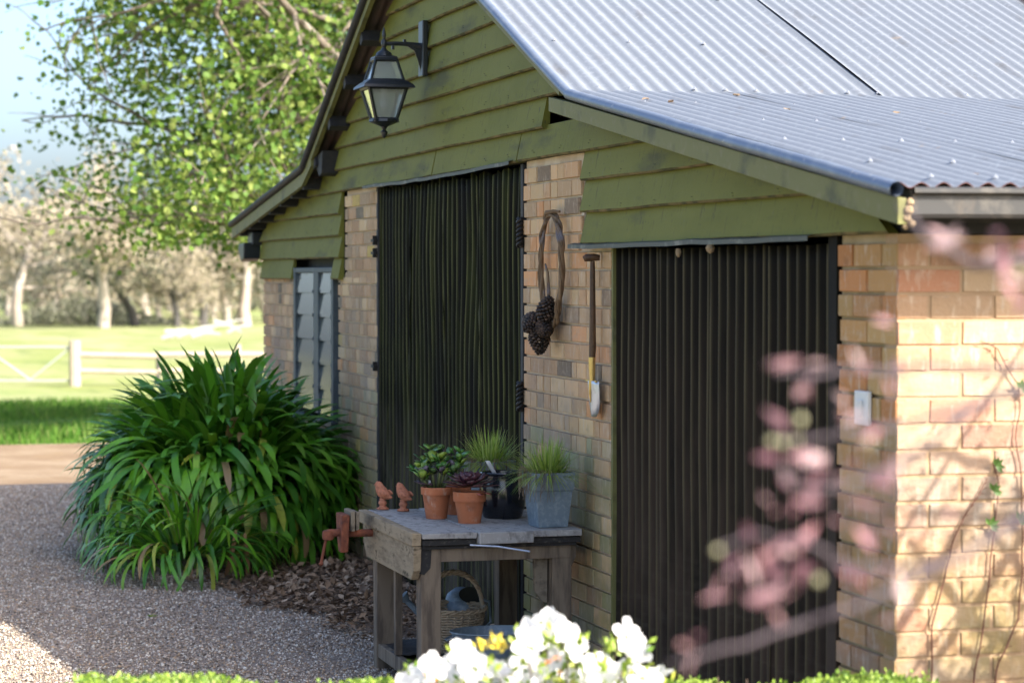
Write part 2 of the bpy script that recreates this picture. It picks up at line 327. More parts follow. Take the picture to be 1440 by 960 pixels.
def rots(n, tilt=math.pi):
    """random rotation matrices"""
    q = rng.normal(size=(n, 4)); q /= np.linalg.norm(q, axis=1)[:, None]; w, x, y, z = q.T
    return np.stack([1-2*(y*y+z*z), 2*(x*y-z*w), 2*(x*z+y*w), 2*(x*y+z*w), 1-2*(x*x+z*z), 2*(y*z-x*w), 2*(x*z-y*w), 2*(y*z+x*w), 1-2*(x*x+y*y)], 1).reshape(-1, 3, 3)
LEAF_V = [(0,0,0), (.5,.28,.06), (1,0,0), (.5,-.28,.06), (.5,0,-.03)]
LEAF_F = [(0,4,1), (1,4,2), (2,4,3), (3,4,0)]
MAPLE_V = [(0,0,0), (.18,.30,.04), (.10,.52,.08), (.45,.38,.02), (.62,.55,.06), (.72,.25,0), (1.05,0,-.06), (.72,-.25,0), (.62,-.55,.06), (.45,-.38,.02), (.10,-.52,.08), (.18,-.30,.04), (.42,0,-.04)]
MAPLE_F = [(12,i,(i+1) % 12) for i in range(12)]

# ================================================================== THE GROUND
def terr(x, y=0):
    d = C.x-x
    s = lambda a, b: max(0, min(1, (d-a)/(b-a)))
    sm = lambda t: t*t*(3-2*t)
    return -.45*sm(s(30, 52))-1.05*sm(s(55, 200))-1.2*sm(s(200, 420))
def sheet(name, m, xs, ys, dz=0, disp=0):
    mb = MB(); rows = []
    for x in xs:
        rows.append([(x, y, terr(x)+dz+(noise.noise((x*.8, y*.8, 3))*disp)) for y in ys])
    mb.grid(rows); o = link(name, mb.mesh(name, m, True), None); kind(o, 'structure'); return o
lin_ = lambda a, b, n: [a+(b-a)*i/n for i in range(n+1)]
sheet('field', 'field_grass', [400, 60, 20]+lin_(10, -60, 35)+lin_(-70, -460, 30)+[-700, -1200, -2500], [-2500, -900, -400, -200, -80, -30, 0, 30, 80, 200, 400, 900, 2500], 0)
# lawn beyond the track and the dirt track itself, the gravel yard near the shed
def wavy_sheet(name, m, xa, xb, y0, y1, dz, amp, ny=60, nx=20, disp=.0):
    mb = MB(); rows = []
    for i in range(nx+1):
        r = []
        for j in range(ny+1):
            y = y0+(y1-y0)*j/ny
            a = xa+amp*noise.noise((y*.35, 1.7, xa)); b = xb+amp*noise.noise((y*.35, 7.7, xb))
            x = a+(b-a)*i/nx
            r.append((x, y, terr(x)+dz+disp*noise.noise((x*1.2, y*1.2, 2))))
        rows.append(r)
    mb.grid(rows); return kind(link(name, mb.mesh(name, m, True)), 'structure')
wavy_sheet('lawn', 'lawn_grass', -18, -36, -30, 30, .008, .8)
wavy_sheet('dirt_track', 'dirt_track', -14.6, -20.9, -30, 30, .016, .5)
wavy_sheet('gravel_yard', 'gravel_ground', 9, -15.1, -9, 12, .024, .35, 80, 80, .012)
GB_V = [(-.08,0,0), (.08,0,0), (.05,.12,.6), (0,.3,1)]; GB_F = [(0,1,2), (0,2,3)]
n = 34000; X = rng.uniform(-33, -20.6, n); Y = rng.uniform(-3.2, 4.5, n); a = rng.uniform(0, 6.283, n); hz = rng.uniform(.03, .11, n)*(1+.6*np.sin(X*1.3+Y))
Az = np.zeros((n, 3, 3)); Az[:, 0, 0] = np.cos(a); Az[:, 0, 1] = -np.sin(a); Az[:, 1, 0] = np.sin(a); Az[:, 1, 1] = np.cos(a); Az[:, 2, 2] = 1
M_('turf_blade', (0,0,0), .8, rand=[(.04,.12,.015), (.08,.19,.02), (.13,.22,.04), (.05,.15,.015), (.18,.21,.07)], transl=.3, spec=.15)
tag(kind(link('grass_tufts', inst_mesh('grass_tufts', GB_V, GB_F, Az*hz[:, None, None], np.stack([X, Y, np.array([terr(x) for x in X])+.008], 1), 'turf_blade')), 'stuff'), 'uneven grass blades standing on the lawn beyond the dirt track', 'grass')
# loose stones in the gravel, densest where the camera sees them large
def scatter_yard(n, x0, x1, y0, y1):
    X = rng.uniform(x0, x1, n*3); Y = rng.uniform(y0, y1, n*3)
    keep = ~((Y > -.02) & (X > -12.3) & (X < .05)); X = X[keep]; Y = Y[keep]
    dep = (C.x-X)*.963+(Y-C.y)*.269; lat = (X-C.x)*.269+(Y-C.y)*.963
    px = 720+FPX*lat/dep; k = (px > -40) & (px < 1000) & (dep > 9)
    return X[k][:n], Y[k][:n]
OCT_V = [(1,0,0), (-.9,.1,0), (.1,1,.1), (0,-.9,-.1), (.1,0,.7), (0,.1,-.6)]
OCT_F = [(0,2,4), (2,1,4), (1,3,4), (3,0,4), (2,0,5), (1,2,5), (3,1,5), (0,3,5)]
X, Y = scatter_yard(90000, -15, -3.0, -4.4, 1.0)
n = len(X); sz = rng.gamma(5, .00115, n)+.002
st = inst_mesh('gravel_stones', OCT_V, OCT_F, rots(n)*(sz[:, None, None])*np.array([1, 1, .8])[None, :, None], np.stack([X, Y, np.full(n, .031)], 1), 'gravel_stone')
tag(kind(link('gravel_stones', st), 'stuff'), 'loose grey and tan stones scattered over the gravel yard', 'gravel')

# ================================================================== THE SHED
shed = thing('shed', 'old brick and green weatherboard shed with corrugated iron roof and doors', 'shed')
MOD = .235; CH = .086
def tint(u, z, side):
    r = random.random()
    if side == 's':      # sunny side wall: warm cream to pink bricks
        pal = [((.46,.33,.25), 5), ((.49,.37,.28), 4), ((.44,.29,.22), 3), ((.41,.23,.17), 1.5), ((.50,.40,.31), 2)]
    elif u > -.6:
        pal = [((.36,.23,.125), 4), ((.37,.19,.10), 3), ((.35,.25,.14), 3), ((.31,.19,.115), 2)]
    else:
        pal = [((.32,.24,.175), 5), ((.29,.205,.15), 4), ((.26,.20,.155), 3), ((.34,.20,.125), 1.6), ((.19,.155,.135), 1.2), ((.34,.27,.20), 2), ((.13,.11,.10), .4)]
        if u < -6:
            pal = [((.26,.20,.155), 5), ((.24,.175,.135), 4), ((.22,.18,.15), 4), ((.32,.20,.13), 1.0), ((.33,.27,.205), 2), ((.12,.115,.11), .5), ((.30,.25,.12), .4)]
        if z < 1.2 and random.random() < .55: pal = [((.22,.21,.18), 3), ((.19,.19,.15), 3), ((.27,.24,.19), 2)]
    tot = sum(w for _, w in pal); r *= tot
    for c, w in pal:
        r -= w
        if r <= 0: break
    k = random.uniform(.85, 1.15)*(.90 if side == 's' else 1.18 if u > -.6 else 1.68); bl = .76 if side == 's' else .72; return (min(.85, c[0]*k*1.08), min(.85, c[1]*k*.96), min(.85, c[2]*k*bl), 1)
# shared uneven brick meshes (unit: x 0..1, y 0..1 outwards negative, z 0..1)
def brick_mesh(seed):
    r = random.Random(seed); mb = MB(); j = .022
    b = lambda: r.uniform(.01, .035)
    fr = [(b()*.6, 0, b()), (1-b()*.6, 0, b()), (1-b()*.6, 0, 1-b()), (b()*.6, 0, 1-b())]
    c = (.5+r.uniform(-.1, .1), r.uniform(-.05, .03), .5)
    mid = [(0, .22, 0), (1, .22, 0), (1, .22, 1), (0, .22, 1)]; bk = [(0, 1, 0), (1, 1, 0), (1, 1, 1), (0, 1, 1)]
    mb.add(fr+mid+bk+[c], [(0,1,12), (1,2,12), (2,3,12), (3,0,12)]+[(i, i+4, (i+1) % 4+4, (i+1) % 4) for i in range(4)]+[(i+4, i+8, (i+1) % 4+8, (i+1) % 4+4) for i in range(4)])
    return mb
BM = [brick_mesh(i) for i in range(7)]; BME = [b.mesh('brick', 'brick') for b in BM]
bricks = []      # (priority, wall parent, side, u0, u1, z0, z1, tint)
def lay(parent, side, regions, zmax, u_from=0.0):
    k = 0
    while k*CH < zmax:
        z0, z1 = k*CH, k*CH+CH-.011
        zc = (z0+z1)/2
        for (a, b, lo, hi) in regions:
            if not (lo-.01 <= zc <= hi): continue
            zz1 = min(z1, hi)
            off = (k % 2)*MOD/2
            # joints counted from the corner, in both directions
            i0 = math.floor((a-off)/MOD); i1 = math.ceil((b-off)/MOD)
            for i in range(i0, i1+1):
                u0 = i*MOD+off; u1 = u0+MOD-.010
                u0 = max(u0, a); u1 = min(u1, b)
                if u1-u0 < .035: continue
                cuts = [(u0, u1)]
                if u1-u0 > .2 and side == 'g' and u0 < -.6 and random.random() < .38:
                    q = u0+(u1-u0)*random.choice((.5, .5, .35)); cuts = [(u0, q-.006), (q+.004, u1)]
                for (p, q) in cuts:
                    ctr = (p+q)/2, zc
                    P = Vector((ctr[0], 0, zc)) if side == 'g' else Vector((0, ctr[0], zc))
                    x, y, d = proj(P)
                    vis = -20 < x < 1460 and -20 < y < 945
                    if side == 'g' and x < 480 and y > 500: vis = False
                    if side == 'g' and 850 < x < 860 and y > 900: vis = False
                    bricks.append(((1/d if vis else 0), parent, side, p, q, z0, zz1, tint(ctr[0], zc, side)))
        k += 1
def core(name, boxes, m='mortar'):
    mb = MB()
    for a, b in boxes: mb.box(a, b)
    return part(name, mb, m, shed)
w_far = core('brick_wall', [((-12.215, .012, 0), (-10.80, .23, 1.95)), ((-10.8, .012, 0), (-9.176, .23, .92)), ((-9.176, .0125, 0), (-7.914, .23, 1.95)), ((-8.93, .0127, 1.95), (-7.914, .23, 2.53))])
w_mid = core('brick_wall', [((-4.47, .012, 0), (-3.045, .23, 2.085)), ((-4.47, .012, 2.085), (-3.495, .23, 2.54))])
w_cor = core('brick_wall', [((-.482, .012, 0), (-.012, .232, 2.085))], 'mortar_dark')
M_('mortar_side', (.44,.31,.19), .95, (((.33,.23,.14), (7,7,7), .45, .65, .6),), bump=((60,60,60), .6, .006), spec=.1)
w_side = core('brick_wall', [((-.24, .232, 0), (-.0045, 5.2, 2.08)), ((-.1, .0015, 0), (-.0045, .232, 2.084))], 'mortar_side')
lay(w_far, 'g', [(-12.22, -10.80, 0, 1.93), (-10.80, -9.176, 0, .9), (-9.176, -7.914, 0, 1.93), (-8.93, -7.914, 1.93, 2.52)], 2.53)
lay(w_mid, 'g', [(-4.476, -3.04, 0, 2.085), (-4.476, -3.495, 2.085, 2.53)], 2.53)
lay(w_cor, 'g', [(-.485, 0, 0, 2.085)], 2.085)
lay(w_side, 's', [(.0, 2.2, 0, 2.085)], 2.085)
bricks.sort(key=lambda b: -b[0])
mass = {}
for i, (pr_, par, side, u0, u1, z0, z1, tc) in enumerate(bricks):
    jy = random.uniform(-.0025, .002); rz = random.uniform(-.003, .003)
    if side == 'g': loc = Vector((u0, -.003+jy, z0)); sc = Vector((u1-u0, .035, z1-z0)); ang = 0.0
    else: loc = Vector((.0010-jy*.5, u0, z0)); sc = Vector((u1-u0, .035, z1-z0)); ang = math.pi/2
    if i < 300 and pr_ > 0:
        o = link('brick', BME[i % 7], par, loc, (0, 0, ang+rz)); o.scale = sc; o.color = tc
    else:
        Mx = Matrix.Translation(loc) @ Matrix.Rotation(ang+rz, 4, 'Z') @ Matrix.Diagonal((*sc, 1))
        mb, cols = mass.setdefault(par.name, (MB(), [])); b = BM[i % 7]
        mb.add([Mx @ Vector(v) for v in b.v], b.f); cols += [tc]*len(b.v)
for par, (mb, cols) in mass.items():
    me = mb.mesh('brick_mass', 'brick_mass'); at = me.color_attributes.new('tint', 'FLOAT_COLOR', 'POINT')
    at.data.foreach_set('color', np.array(cols, dtype=np.float32).ravel())
    kind(link('brick_mass', me, bpy.data.objects[par]), 'stuff')

# roof line at the gable (top surface) as a function of x
RIDGE = (-6.52, 4.08)
def roofz(x):
    P = [(-12.76, 2.36), (-9.56, 2.69), RIDGE, (-3.15, 2.75), (.367, 2.19)]
    for (a, za), (b, zb) in zip(P, P[1:]):
        if x <= b: return za+(zb-za)*(x-a)/(b-a)
    return 2.19
def roofx(z, side):
    """x where the roof line reaches height z"""
    if side > 0:
        return (-3.15-(z-2.75)/.3947) if z > 2.75 else (.367-(z-2.19)/.1593)
    return (-9.56+(z-2.69)/.4572) if z > 2.69 else (-12.76+(z-2.36)/.1031)
# weatherboards
clad = part('cladding', MB().box((-12.2, .10, 1.93), (-9.0, .13, 2.3)).box((-9.0, .10, 2.53), (-3.5, .13, 2.68)).box((-3.45, .06, 2.09), (-.02, .1, 2.18)), 'dark_timber', shed)
def board(z0, xa, xb, side_l=None, side_r=None, mat_='green_board', drop=.06):
    z1 = z0+.165; n = max(4, int((xb-xa)/.35)); y0 = -.040; y1 = -.008
    def xl(z): return max(xa, roofx(z+drop, -1)) if side_l else xa
    def xr(z): return min(xb, roofx(z+drop, 1)) if side_r else xb
    rows = [[], [], [], [], []]; sd = random.random()*50
    for i in range(n+1):
        t = i/n
        for r, (z, y) in enumerate([(z0, y1+.012), (z0, y0+.006), (z0+.009, y0), (z1, y1), (z1, y1+.012)]):
            a, b = xl(z), xr(z)
            if b-a < .02: b = a+.02
            x = a+(b-a)*t; w = noise.noise((x*1.1, sd, 0))*.006+noise.noise((x*4, sd, 3))*.002
            rows[r].append(Vector((x, y+noise.noise((x*1.6, sd, 9))*.004*(r in (1, 2)), z+(w if r < 3 else 0)+(.004*noise.noise((x*14, sd, 1)) if r == 2 else 0))))
    mb = MB(); mb.grid(rows+[rows[0]])
    mb.add([r[0] for r in rows], [(0,1,2,3,4)]); mb.add([r[-1] for r in rows], [(0,1,2,3,4)])
    o = part('weatherboard', mb, mat_, clad)
    o.data.materials.append(G['board_edge'])
    for i_, p in enumerate(o.data.polygons):
        if i_ < 2*n: p.material_index = 1
    return o
for z in (1.915, 2.065, 2.215, 2.365):                                   # left lean-to
    board(z, -12.2 if z > 2 else -12.2, -8.985+random.uniform(-.01, .01), True) if z > 2 else (board(z, -12.2, -10.80), board(z, -9.276, -9.0))
board(2.065, -10.80, -9.0).scale = (1, 1, 1)
board(2.515, -12.0, -6.3, True); board(2.515, -6.28, -4.49, False); board(2.515, -4.475, -1.4, False, True)
z = 2.665
first = True
while z < 4.0:
    board(z, -9.5, -4.03 if first else 0, True, not first); first = False
    z += .15
for z in (2.085, 2.235, 2.385):
    board(z-.001, -3.395+random.uniform(-.012, .012), .0 if z < 2.2 else .0, False, True, drop=.05)
nh = MB()
for zb in [1.915+.15*k for k in range(14)]:
    xs_ = [x for x in np.arange(-12.0, -.1, .46) if zb < roofz(x)-.16 and not (-9.0 < x < -3.45 and zb < 2.5) and not (x > -3.45 and zb < 2.08)]
    for x in xs_:
        for q in (0, .012): nh.lathe([(0, 0), (.0035, .0), (.0035, .002)], (x+random.uniform(-.02, .02), -.038-q*.0, zb+.035+q), 5)
kind(part('nail_heads', nh, 'chain', clad), 'stuff')
# fascia flat strip right at the corner, top of side wall
part('wall_plate', MB().box((-.23, .25, 2.0855), (.0, 5.2, 2.17)).box((-.3, .02, 2.09), (-.02, .24, 2.17)), 'dark_timber', shed)
# gap beside the barge end: dark lookout timbers
part('lookout_beam', MB().prism([(-9.28, -.13, 2.77), (-9.28, -.13, 2.68), (-9.20, -.13, 2.63), (-9.12, -.13, 2.65), (-9.08, -.13, 2.80)], (0, .18, 0)), 'dark_timber', shed)
# purlins that run out to the rake
for x in lin_(-12.5, -9.7, 6)+lin_(-9.3, -6.7, 5):
    z = roofz(x)-.035; sl = .103 if x < -9.56 else .457; a = math.atan(sl)
    part('purlin', MB().box((x-.035, -.15, z-.085), (x+.035, 4.8, z-.010), rot=Matrix.Rotation(-a, 3, 'Y'), piv=(x, 0, z)), 'dark_timber', shed)
for x in lin_(-6.2, -3.4, 5)+lin_(-2.7, .1, 5):
    z = roofz(x)-.035; sl = .159 if x > -3.15 else .395; a = math.atan(sl)
    part('purlin', MB().box((x-.035, .02, z-.075), (x+.035, 4.8, z-.005), rot=Matrix.Rotation(a, 3, 'Y'), piv=(x, 0, z)), 'dark_timber', shed)
# roof sheets: true corrugation, pitch 76 mm, run down the slope
PIT = .076
roof = thing('roof', '', ''); del roof['label']; del roof['category']; roof.parent = shed
def roof_sheet(xa, xb, y0, y1, lift=0, seg=10, m='zinc_roof', dzb=0):
    """from upper x=xa to lower x=xb along the roof line, y0..y1"""
    ny = int(round((y1-y0)/PIT*8)); mb = MB(); sd = random.random()*99
    za = roofz(xa if abs(xa-RIDGE[0]) > .01 else xa); 
    def zz(x):
        return z_a+(z_b-z_a)*(x-xa)/(xb-xa)
    e = .0001
    z_a = roofz(xa); z_b = roofz(xb)+dzb
    nrm = Vector((-(z_b-z_a), 0, (xb-xa))).normalized()
    if nrm.z < 0: nrm = -nrm
    for s in (0, 1):
        rows = []
        for i in range(seg+1):
            x = xa+(xb-xa)*i/seg; r = []
            for j in range(ny+1):
                y = y0+(y1-y0)*j/ny
                h = .0085*math.cos(2*math.pi*(y-y0)/PIT)+lift-.0015*s*2
                h += .004*noise.noise((x*.9, y*.9, sd))+.002*noise.noise((x*3, y*2, sd))
                if i == seg: h += .003*noise.noise((sd, y*6, 1))
                p = Vector((x, y, zz(x)))+nrm*h; r.append(p)
            rows.append(r)
        if s == 0: top = rows
        else: bot = rows
    mb.grid(top); mb.grid([r[::-1] for r in bot]); mb.grid([top[-1], bot[-1]]); mb.grid([bot[0], top[0]])
    o = part('roof_sheet', mb, m, roof, True, fix=False); o.data.materials.append(G['old_iron_under']); o.data.materials.append(G['rust_edge'])
    nt = seg*ny
    for i, p in enumerate(o.data.polygons):
        p.material_index = 0 if i < nt else (1 if i < 2*nt else 2)
    return o
def run(xa, xb, ys, lift0, alt, dzb=0):
    for i, (a, b) in enumerate(zip(ys, ys[1:])):
        roof_sheet(xa, xb, a, b+.03, lift0+(alt if i % 2 else 0), dzb=dzb)
run(RIDGE[0], -3.13, [-.165, 1.355, 2.799, 4.243, 5.003], .018, .007)
run(-3.22, .365, [-.165, .595, 1.355, 2.115, 2.875, 3.635, 4.395, 5.003], .012, .0012, .030)
run(RIDGE[0], -9.58, [-.165, 1.36, 2.80, 4.24, 5.0], .018, .007)
run(-9.50, -12.80, [-.165, 1.36, 2.80, 4.24, 5.0], .004, .005)
# lead-head fixings on the crests
mb = MB(); rr = random.Random(4)
def fix_row(x, pitch_n, y_end, skip=.12):
    k = 0
    y = -.165+PIT*2
    while y < y_end:
        if rr.random() > skip:
            z = roofz(x)+(.030 if x < -3.15 else .023+.030*(x+3.22)/3.6)+.001; xx = x+rr.uniform(-.012, .012)
            mb.lathe([(.0105, 0), (.0095, .004), (.004, .0075), (.0035, .011)], (xx, y, z), 6, cap1=True)
        y += PIT*pitch_n
for x, pn in ((-3.19, 2), (-3.9, 5), (-4.7, 5), (-5.5, 5), (-6.3, 5), (-2.55, 3), (-1.75, 3), (-.95, 3), (-.2, 4), (.27, 3)): fix_row(x, pn, 4.6)
kind(part('roof_nails', mb, 'lead', roof), 'stuff')
kind(part('leaf_scraps', (lambda m: [m.box((x, y, roofz(x)+.036), (x+.010, y+.028, roofz(x)+.038), .006) for x, y in [(rr.uniform(-3.1, .2), rr.uniform(-.1, 2)) for _ in range(9)]] and m)(MB()), 'dead_blade', roof), 'stuff')
# rolled rake capping (tube) and barge boards
def rp(x, dz): return (x, 0, roofz(x)+dz)
def rail(xs, y, dz): return [(x, y, roofz(x)+dz+noise.noise((x*2, y, 1))*.004) for x in xs]
right_up = lin_(RIDGE[0], -3.2, 14)+[-3.13]; right_dn = [-3.13]+lin_(-3.0, .372, 12)
part('rake_capping', MB().tube(rail(right_up, -.178, .018), .022, 12), 'zinc_trim', shed, True)
rdn = [(x, y, z+.010+.012*(x+3.13)/3.5) for x, y, z in rail(right_dn, -.176, .004)]
o = part('rake_capping', MB().tube(rdn, .0245, 14, cap=False).tube(rdn, .0220, 14, cap=False), 'zinc_trim', shed, True, fix=False)
part('rake_capping', MB().tube(rail(lin_(-12.8, -9.6, 10)+[-9.5], -.178, .012), .026, 10).tube(rail(lin_(-9.55, RIDGE[0], 12), -.178, .018), .028, 10), 'dark_timber', shed, True)
def barge(xa, xb, h, m='barge_green', y=-.17, t=.03, top=-.022):
    n = 10; xs = lin_(xa, xb, n)
    up = [Vector((x, y, roofz(x)+top)) for x in xs]; dn = [Vector((x, y, roofz(x)+top-h)) for x in xs]
    mb = MB(); mb.prism(up+dn[::-1], (0, t, 0)); return part('barge_board', mb, m, shed)
barge(-3.62, -3.16, .0, top=-.03) if False else None
part('barge_board', MB().prism([(-3.46, -.172, 2.77), (-3.15, -.172, 2.728), (.372, -.172, 2.188), (.372, -.172, 2.106), (-3.46, -.172, 2.705)], (0, .03, 0)), 'barge_green', shed, bev=.002)
barge(RIDGE[0], -3.30, .035, top=-.008)
barge(-12.80, -9.30, .085, top=-.018); barge(-9.3, RIDGE[0], .05, top=-.012)
# gutter along the side eave
gm = MB(); prof = [(.335, 2.185), (.335, 2.103), (.345, 2.093), (.425, 2.089), (.432, 2.097), (.434, 2.165), (.440, 2.180), (.452, 2.186), (.462, 2.180), (.462, 2.168), (.452, 2.162), (.444, 2.166), (.438, 2.160), (.436, 2.101), (.425, 2.093), (.345, 2.097), (.339, 2.105), (.339, 2.185)]
ys = [-.12]+lin_(.2, 4.9, 12); rows = []
for y in ys:
    w = .004*noise.noise((0, y*1.3, 4)); rows.append([Vector((x-.075, y, z+w+.038)) for x, z in prof])
gm.grid(rows, close=True); gm.prism([Vector((x-.075, -.12, z+.038)) for x, z in prof[:5]]+[Vector((.359, -.12, 2.208))], (0, .004, 0))
part('gutter', gm, 'gutter_zinc', shed, True)
bl = MB()
for dx, dy, dz, r in [(.41, -.135, 2.15, .018), (.405, -.14, 2.125, .016), (.41, -.13, 2.175, .014), (.415, -.125, 2.108, .012), (.40, -.14, 2.10, .011)]:
    dx -= .04; bl.lathe([(r*.3, -r), (r, -r*.3), (r*.9, r*.5), (r*.2, r)], (dx, dy, dz), 7, cap0=True, cap1=True)
part('solder_clot', bl, 'dirt_clot', shed)
part('soffit_shadow_board', MB().box((-.02, .24, 2.17), (.31, 4.9, 2.19)), 'dark_timber', shed) if False else None
for y in (.9, 1.8, 2.7, 3.6): part('gutter_bracket', MB().box((.27, y, 2.118), (.37, y+.025, 2.122)), 'gutter_zinc', shed)
# the rest of the shed so that it holds from other sides: rear gable, left wall, inner dark
part('rear_wall', MB().prism([(-12.2, 5.2, 0), (0, 5.2, 0), (0, 5.2, 2.15), (-3.15, 5.2, 2.7), (-6.52, 5.2, 4.0), (-9.56, 5.2, 2.64), (-12.2, 5.2, 2.36)], (0, -.12, 0)), 'brick_mass' if False else 'mortar', shed)
part('left_wall', MB().box((-12.2, .235, 0), (-12.0, 5.05, 2.3)), 'mortar', shed)
part('inner_partition', MB().box((-12.0, 1.6, 0), (-.3, 1.65, 2.3)), 'room_dark', shed)
part('gable_lining', MB().prism([(-12.1, .14, 2.0), (-9.0, .14, 2.0), (-9.0, .14, 2.54), (-3.4, .14, 2.54), (-3.4, .14, 2.1), (-.25, .14, 2.1), (-.25, .14, 2.2), (-3.2, .14, 2.66), (-6.52, .14, 3.98), (-9.56, .14, 2.62), (-12.1, .14, 2.35)], (0, .03, 0)), 'dark_timber', shed)

# doors of corrugated iron
def corr_sheet(parent, x0, x1, z0, z1, y, m, pitch, wob=.004, amp=.013, rag=0.0, nz=26, tilt=0):
    n = int((x1-x0)/pitch*12); rows = []; sd = random.random()*40
    for k in range(nz+1):
        tz = k/nz; z = z0+(z1-z0)*tz; r = []
        for i in range(n+1):
            x = x0+(x1-x0)*i/n
            ww = wob*6*noise.noise((x*.8+sd, z*.9, sd))+wob*1.5*noise.noise((x*4+sd, z*3, 2))
            ph = 2*math.pi*(x+ww-x0)/pitch
            c = math.cos(ph); h = amp*(c if c < .0 else c**.6 if c > 0 else 0)
            yy = y-h+.010*noise.noise((x*1.1+sd, z*1.2, 5))*(wob/.004)
            xx = x+tilt*(1-tz)
            if rag and i in (0, n): xx += rag*noise.noise((z*5+sd, i*.1, 7))
            zz = z+(rag*.8*noise.noise((x*7, sd, 1)) if k in (0, nz) else 0)
            r.append(Vector((xx, yy, zz)))
        rows.append(r)
    mb = MB(); mb.grid(rows); o = part('corrugated_sheet', mb, m, parent, True, fix=False)
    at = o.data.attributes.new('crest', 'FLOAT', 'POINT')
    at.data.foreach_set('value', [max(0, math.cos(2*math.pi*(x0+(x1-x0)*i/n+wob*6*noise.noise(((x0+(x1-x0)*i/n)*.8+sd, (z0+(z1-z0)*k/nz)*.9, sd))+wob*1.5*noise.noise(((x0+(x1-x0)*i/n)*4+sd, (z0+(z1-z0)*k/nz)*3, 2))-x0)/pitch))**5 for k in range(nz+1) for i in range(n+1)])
    s = o.modifiers.new('s', 'SOLIDIFY'); s.thickness = .0015
    return o
def door(x0, x1, z1, m, y, splits, pitch, wob, rag, frame_m):
    d = part('door', MB().box((x0+.03, y+.02, .03), (x1-.03, y+.05, z1-.03)), frame_m, shed)
    e = [x0]+splits+[x1]
    for i, (a, b) in enumerate(zip(e, e[1:])):
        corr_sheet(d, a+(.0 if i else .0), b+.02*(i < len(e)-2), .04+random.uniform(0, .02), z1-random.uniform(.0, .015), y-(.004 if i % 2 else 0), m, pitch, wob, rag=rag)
    return d
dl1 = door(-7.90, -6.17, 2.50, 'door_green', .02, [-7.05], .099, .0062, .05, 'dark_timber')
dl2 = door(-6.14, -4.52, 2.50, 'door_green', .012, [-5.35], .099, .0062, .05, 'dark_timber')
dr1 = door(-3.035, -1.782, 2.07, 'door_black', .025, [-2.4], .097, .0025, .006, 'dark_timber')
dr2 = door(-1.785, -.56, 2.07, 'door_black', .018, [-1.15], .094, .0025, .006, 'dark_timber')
part('door_jamb', MB().box((-.565, -.006, 0), (-.488, .08, 2.085)), 'door_black', shed, bev=.004)
part('door_jamb', MB().box((-3.045, .0, 0), (-3.02, .08, 2.08)), 'barge_green', shed)
part('door_jamb', MB().box((-4.525, -.006, 0), (-4.48, .08, 2.51)), 'dark_timber', shed, bev=.004)
part('door_jamb', MB().box((-7.94, -.004, 0), (-7.895, .08, 2.51)), 'dark_timber', shed, bev=.004)
# head flashings
M_('flashing_dark', (.06,.068,.055), .6, (((.20,.20,.17), (9,9,9), .55, .66, .7),))
def flashing(x0, x1, z, sag, y=-.05):
    n = 24; a = []; b = []; c = []
    for i in range(n+1):
        t = i/n; x = x0+(x1-x0)*t; dz = -sag*math.sin(math.pi*t)+.006*noise.noise((x*3, z, 1))
        a.append((x, -.03, z+.014+dz)); b.append((x, y-.012, z+.006+dz)); c.append((x, y-.012, z-.012+dz))
    mb = MB(); mb.grid([a, b, c]); o = part('door_head_flashing', mb, 'flashing_dark', shed)
    o.modifiers.new('s', 'SOLIDIFY').thickness = .002
flashing(-8.10, -4.55, 2.520, .012); flashing(-3.52, -.62, 2.080, .0)
part('mud_clot', MB().lathe([(.003, -.03), (.014, -.022), (.02, -.008), (.012, .006)], (-1.62, -.055, 2.062), 8, cap0=True, cap1=True), 'dirt_clot', shed)
part('mud_clot', MB().lathe([(.003, -.03), (.010, -.022), (.013, -.008), (.010, .006)], (-2.02, -.045, 2.05), 8, cap0=True, cap1=True), 'dirt_clot', shed)
# twisted wire hinges at the tall door
for z in (1.26, 1.28, 2.09):
    if z == 1.28: continue
    m1 = MB()
    for s in (0, math.pi):
        m1.tube([(-4.478+.014*math.cos(i*.9+s), -.022+.012*math.sin(i*.9+s), z+.145*i/22) for i in range(23)], .009, 6)
    part('hinge', m1, 'chain', dl2, True)
for z in (1.35, 2.08, 2.16): part('hinge', MB().box((-7.99, -.03, z), (-7.90, -.005, z+.018)).box((-7.93, -.032, z-.02), (-7.915, -.002, z+.04)), 'chain', dl1)

# the louvre window at the far end
win = part('window', MB().box((-10.80, -.02, .92), (-10.72, .08, 2.0)).box((-9.35, -.02, .92), (-9.28, .08, 2.0)).box((-10.02, -.016, .95), (-9.84, .06, 1.97)).box((-10.72, -.018, 1.965), (-9.35, .07, 2.0)).box((-10.83, -.04, .88), (-9.25, .1, .92)), 'window_frame', shed, bev=.003)
for a, b in ((-10.72, -10.02), (-9.84, -9.35)):
    for i in range(6):
        z = .96+i*.172; dz = random.uniform(-.008, .008)
        p = [(a, -.012, z+dz), (b, -.012, z+dz), (b, .008, z+.175+dz), (a, .008, z+.175+dz)]
        mb = MB().prism(p, (0, .005, .001)); part('louvre_pane', mb, 'louvre_glass', win)
        part('louvre_clip', MB().box((a-.002, -.022, z-.006), (a+.02, .02, z+.02)), 'window_frame', win); part('louvre_clip', MB().box((b-.02, -.022, z-.006), (b+.002, .02, z+.02)), 'window_frame', win)
for i in range(24): part('blind_slat', MB().box((-10.70, .10, .95+i*.028), (-9.36, .125, .966+i*.028), rot=Matrix.Rotation(.5, 3, 'X')), 'blind', win)
part('window_void', MB().box((-10.9, .6, .8), (-9.2, .62, 2.1)).box((-10.9, .24, .80), (-9.2, .6, .83)), 'room_dark', shed)

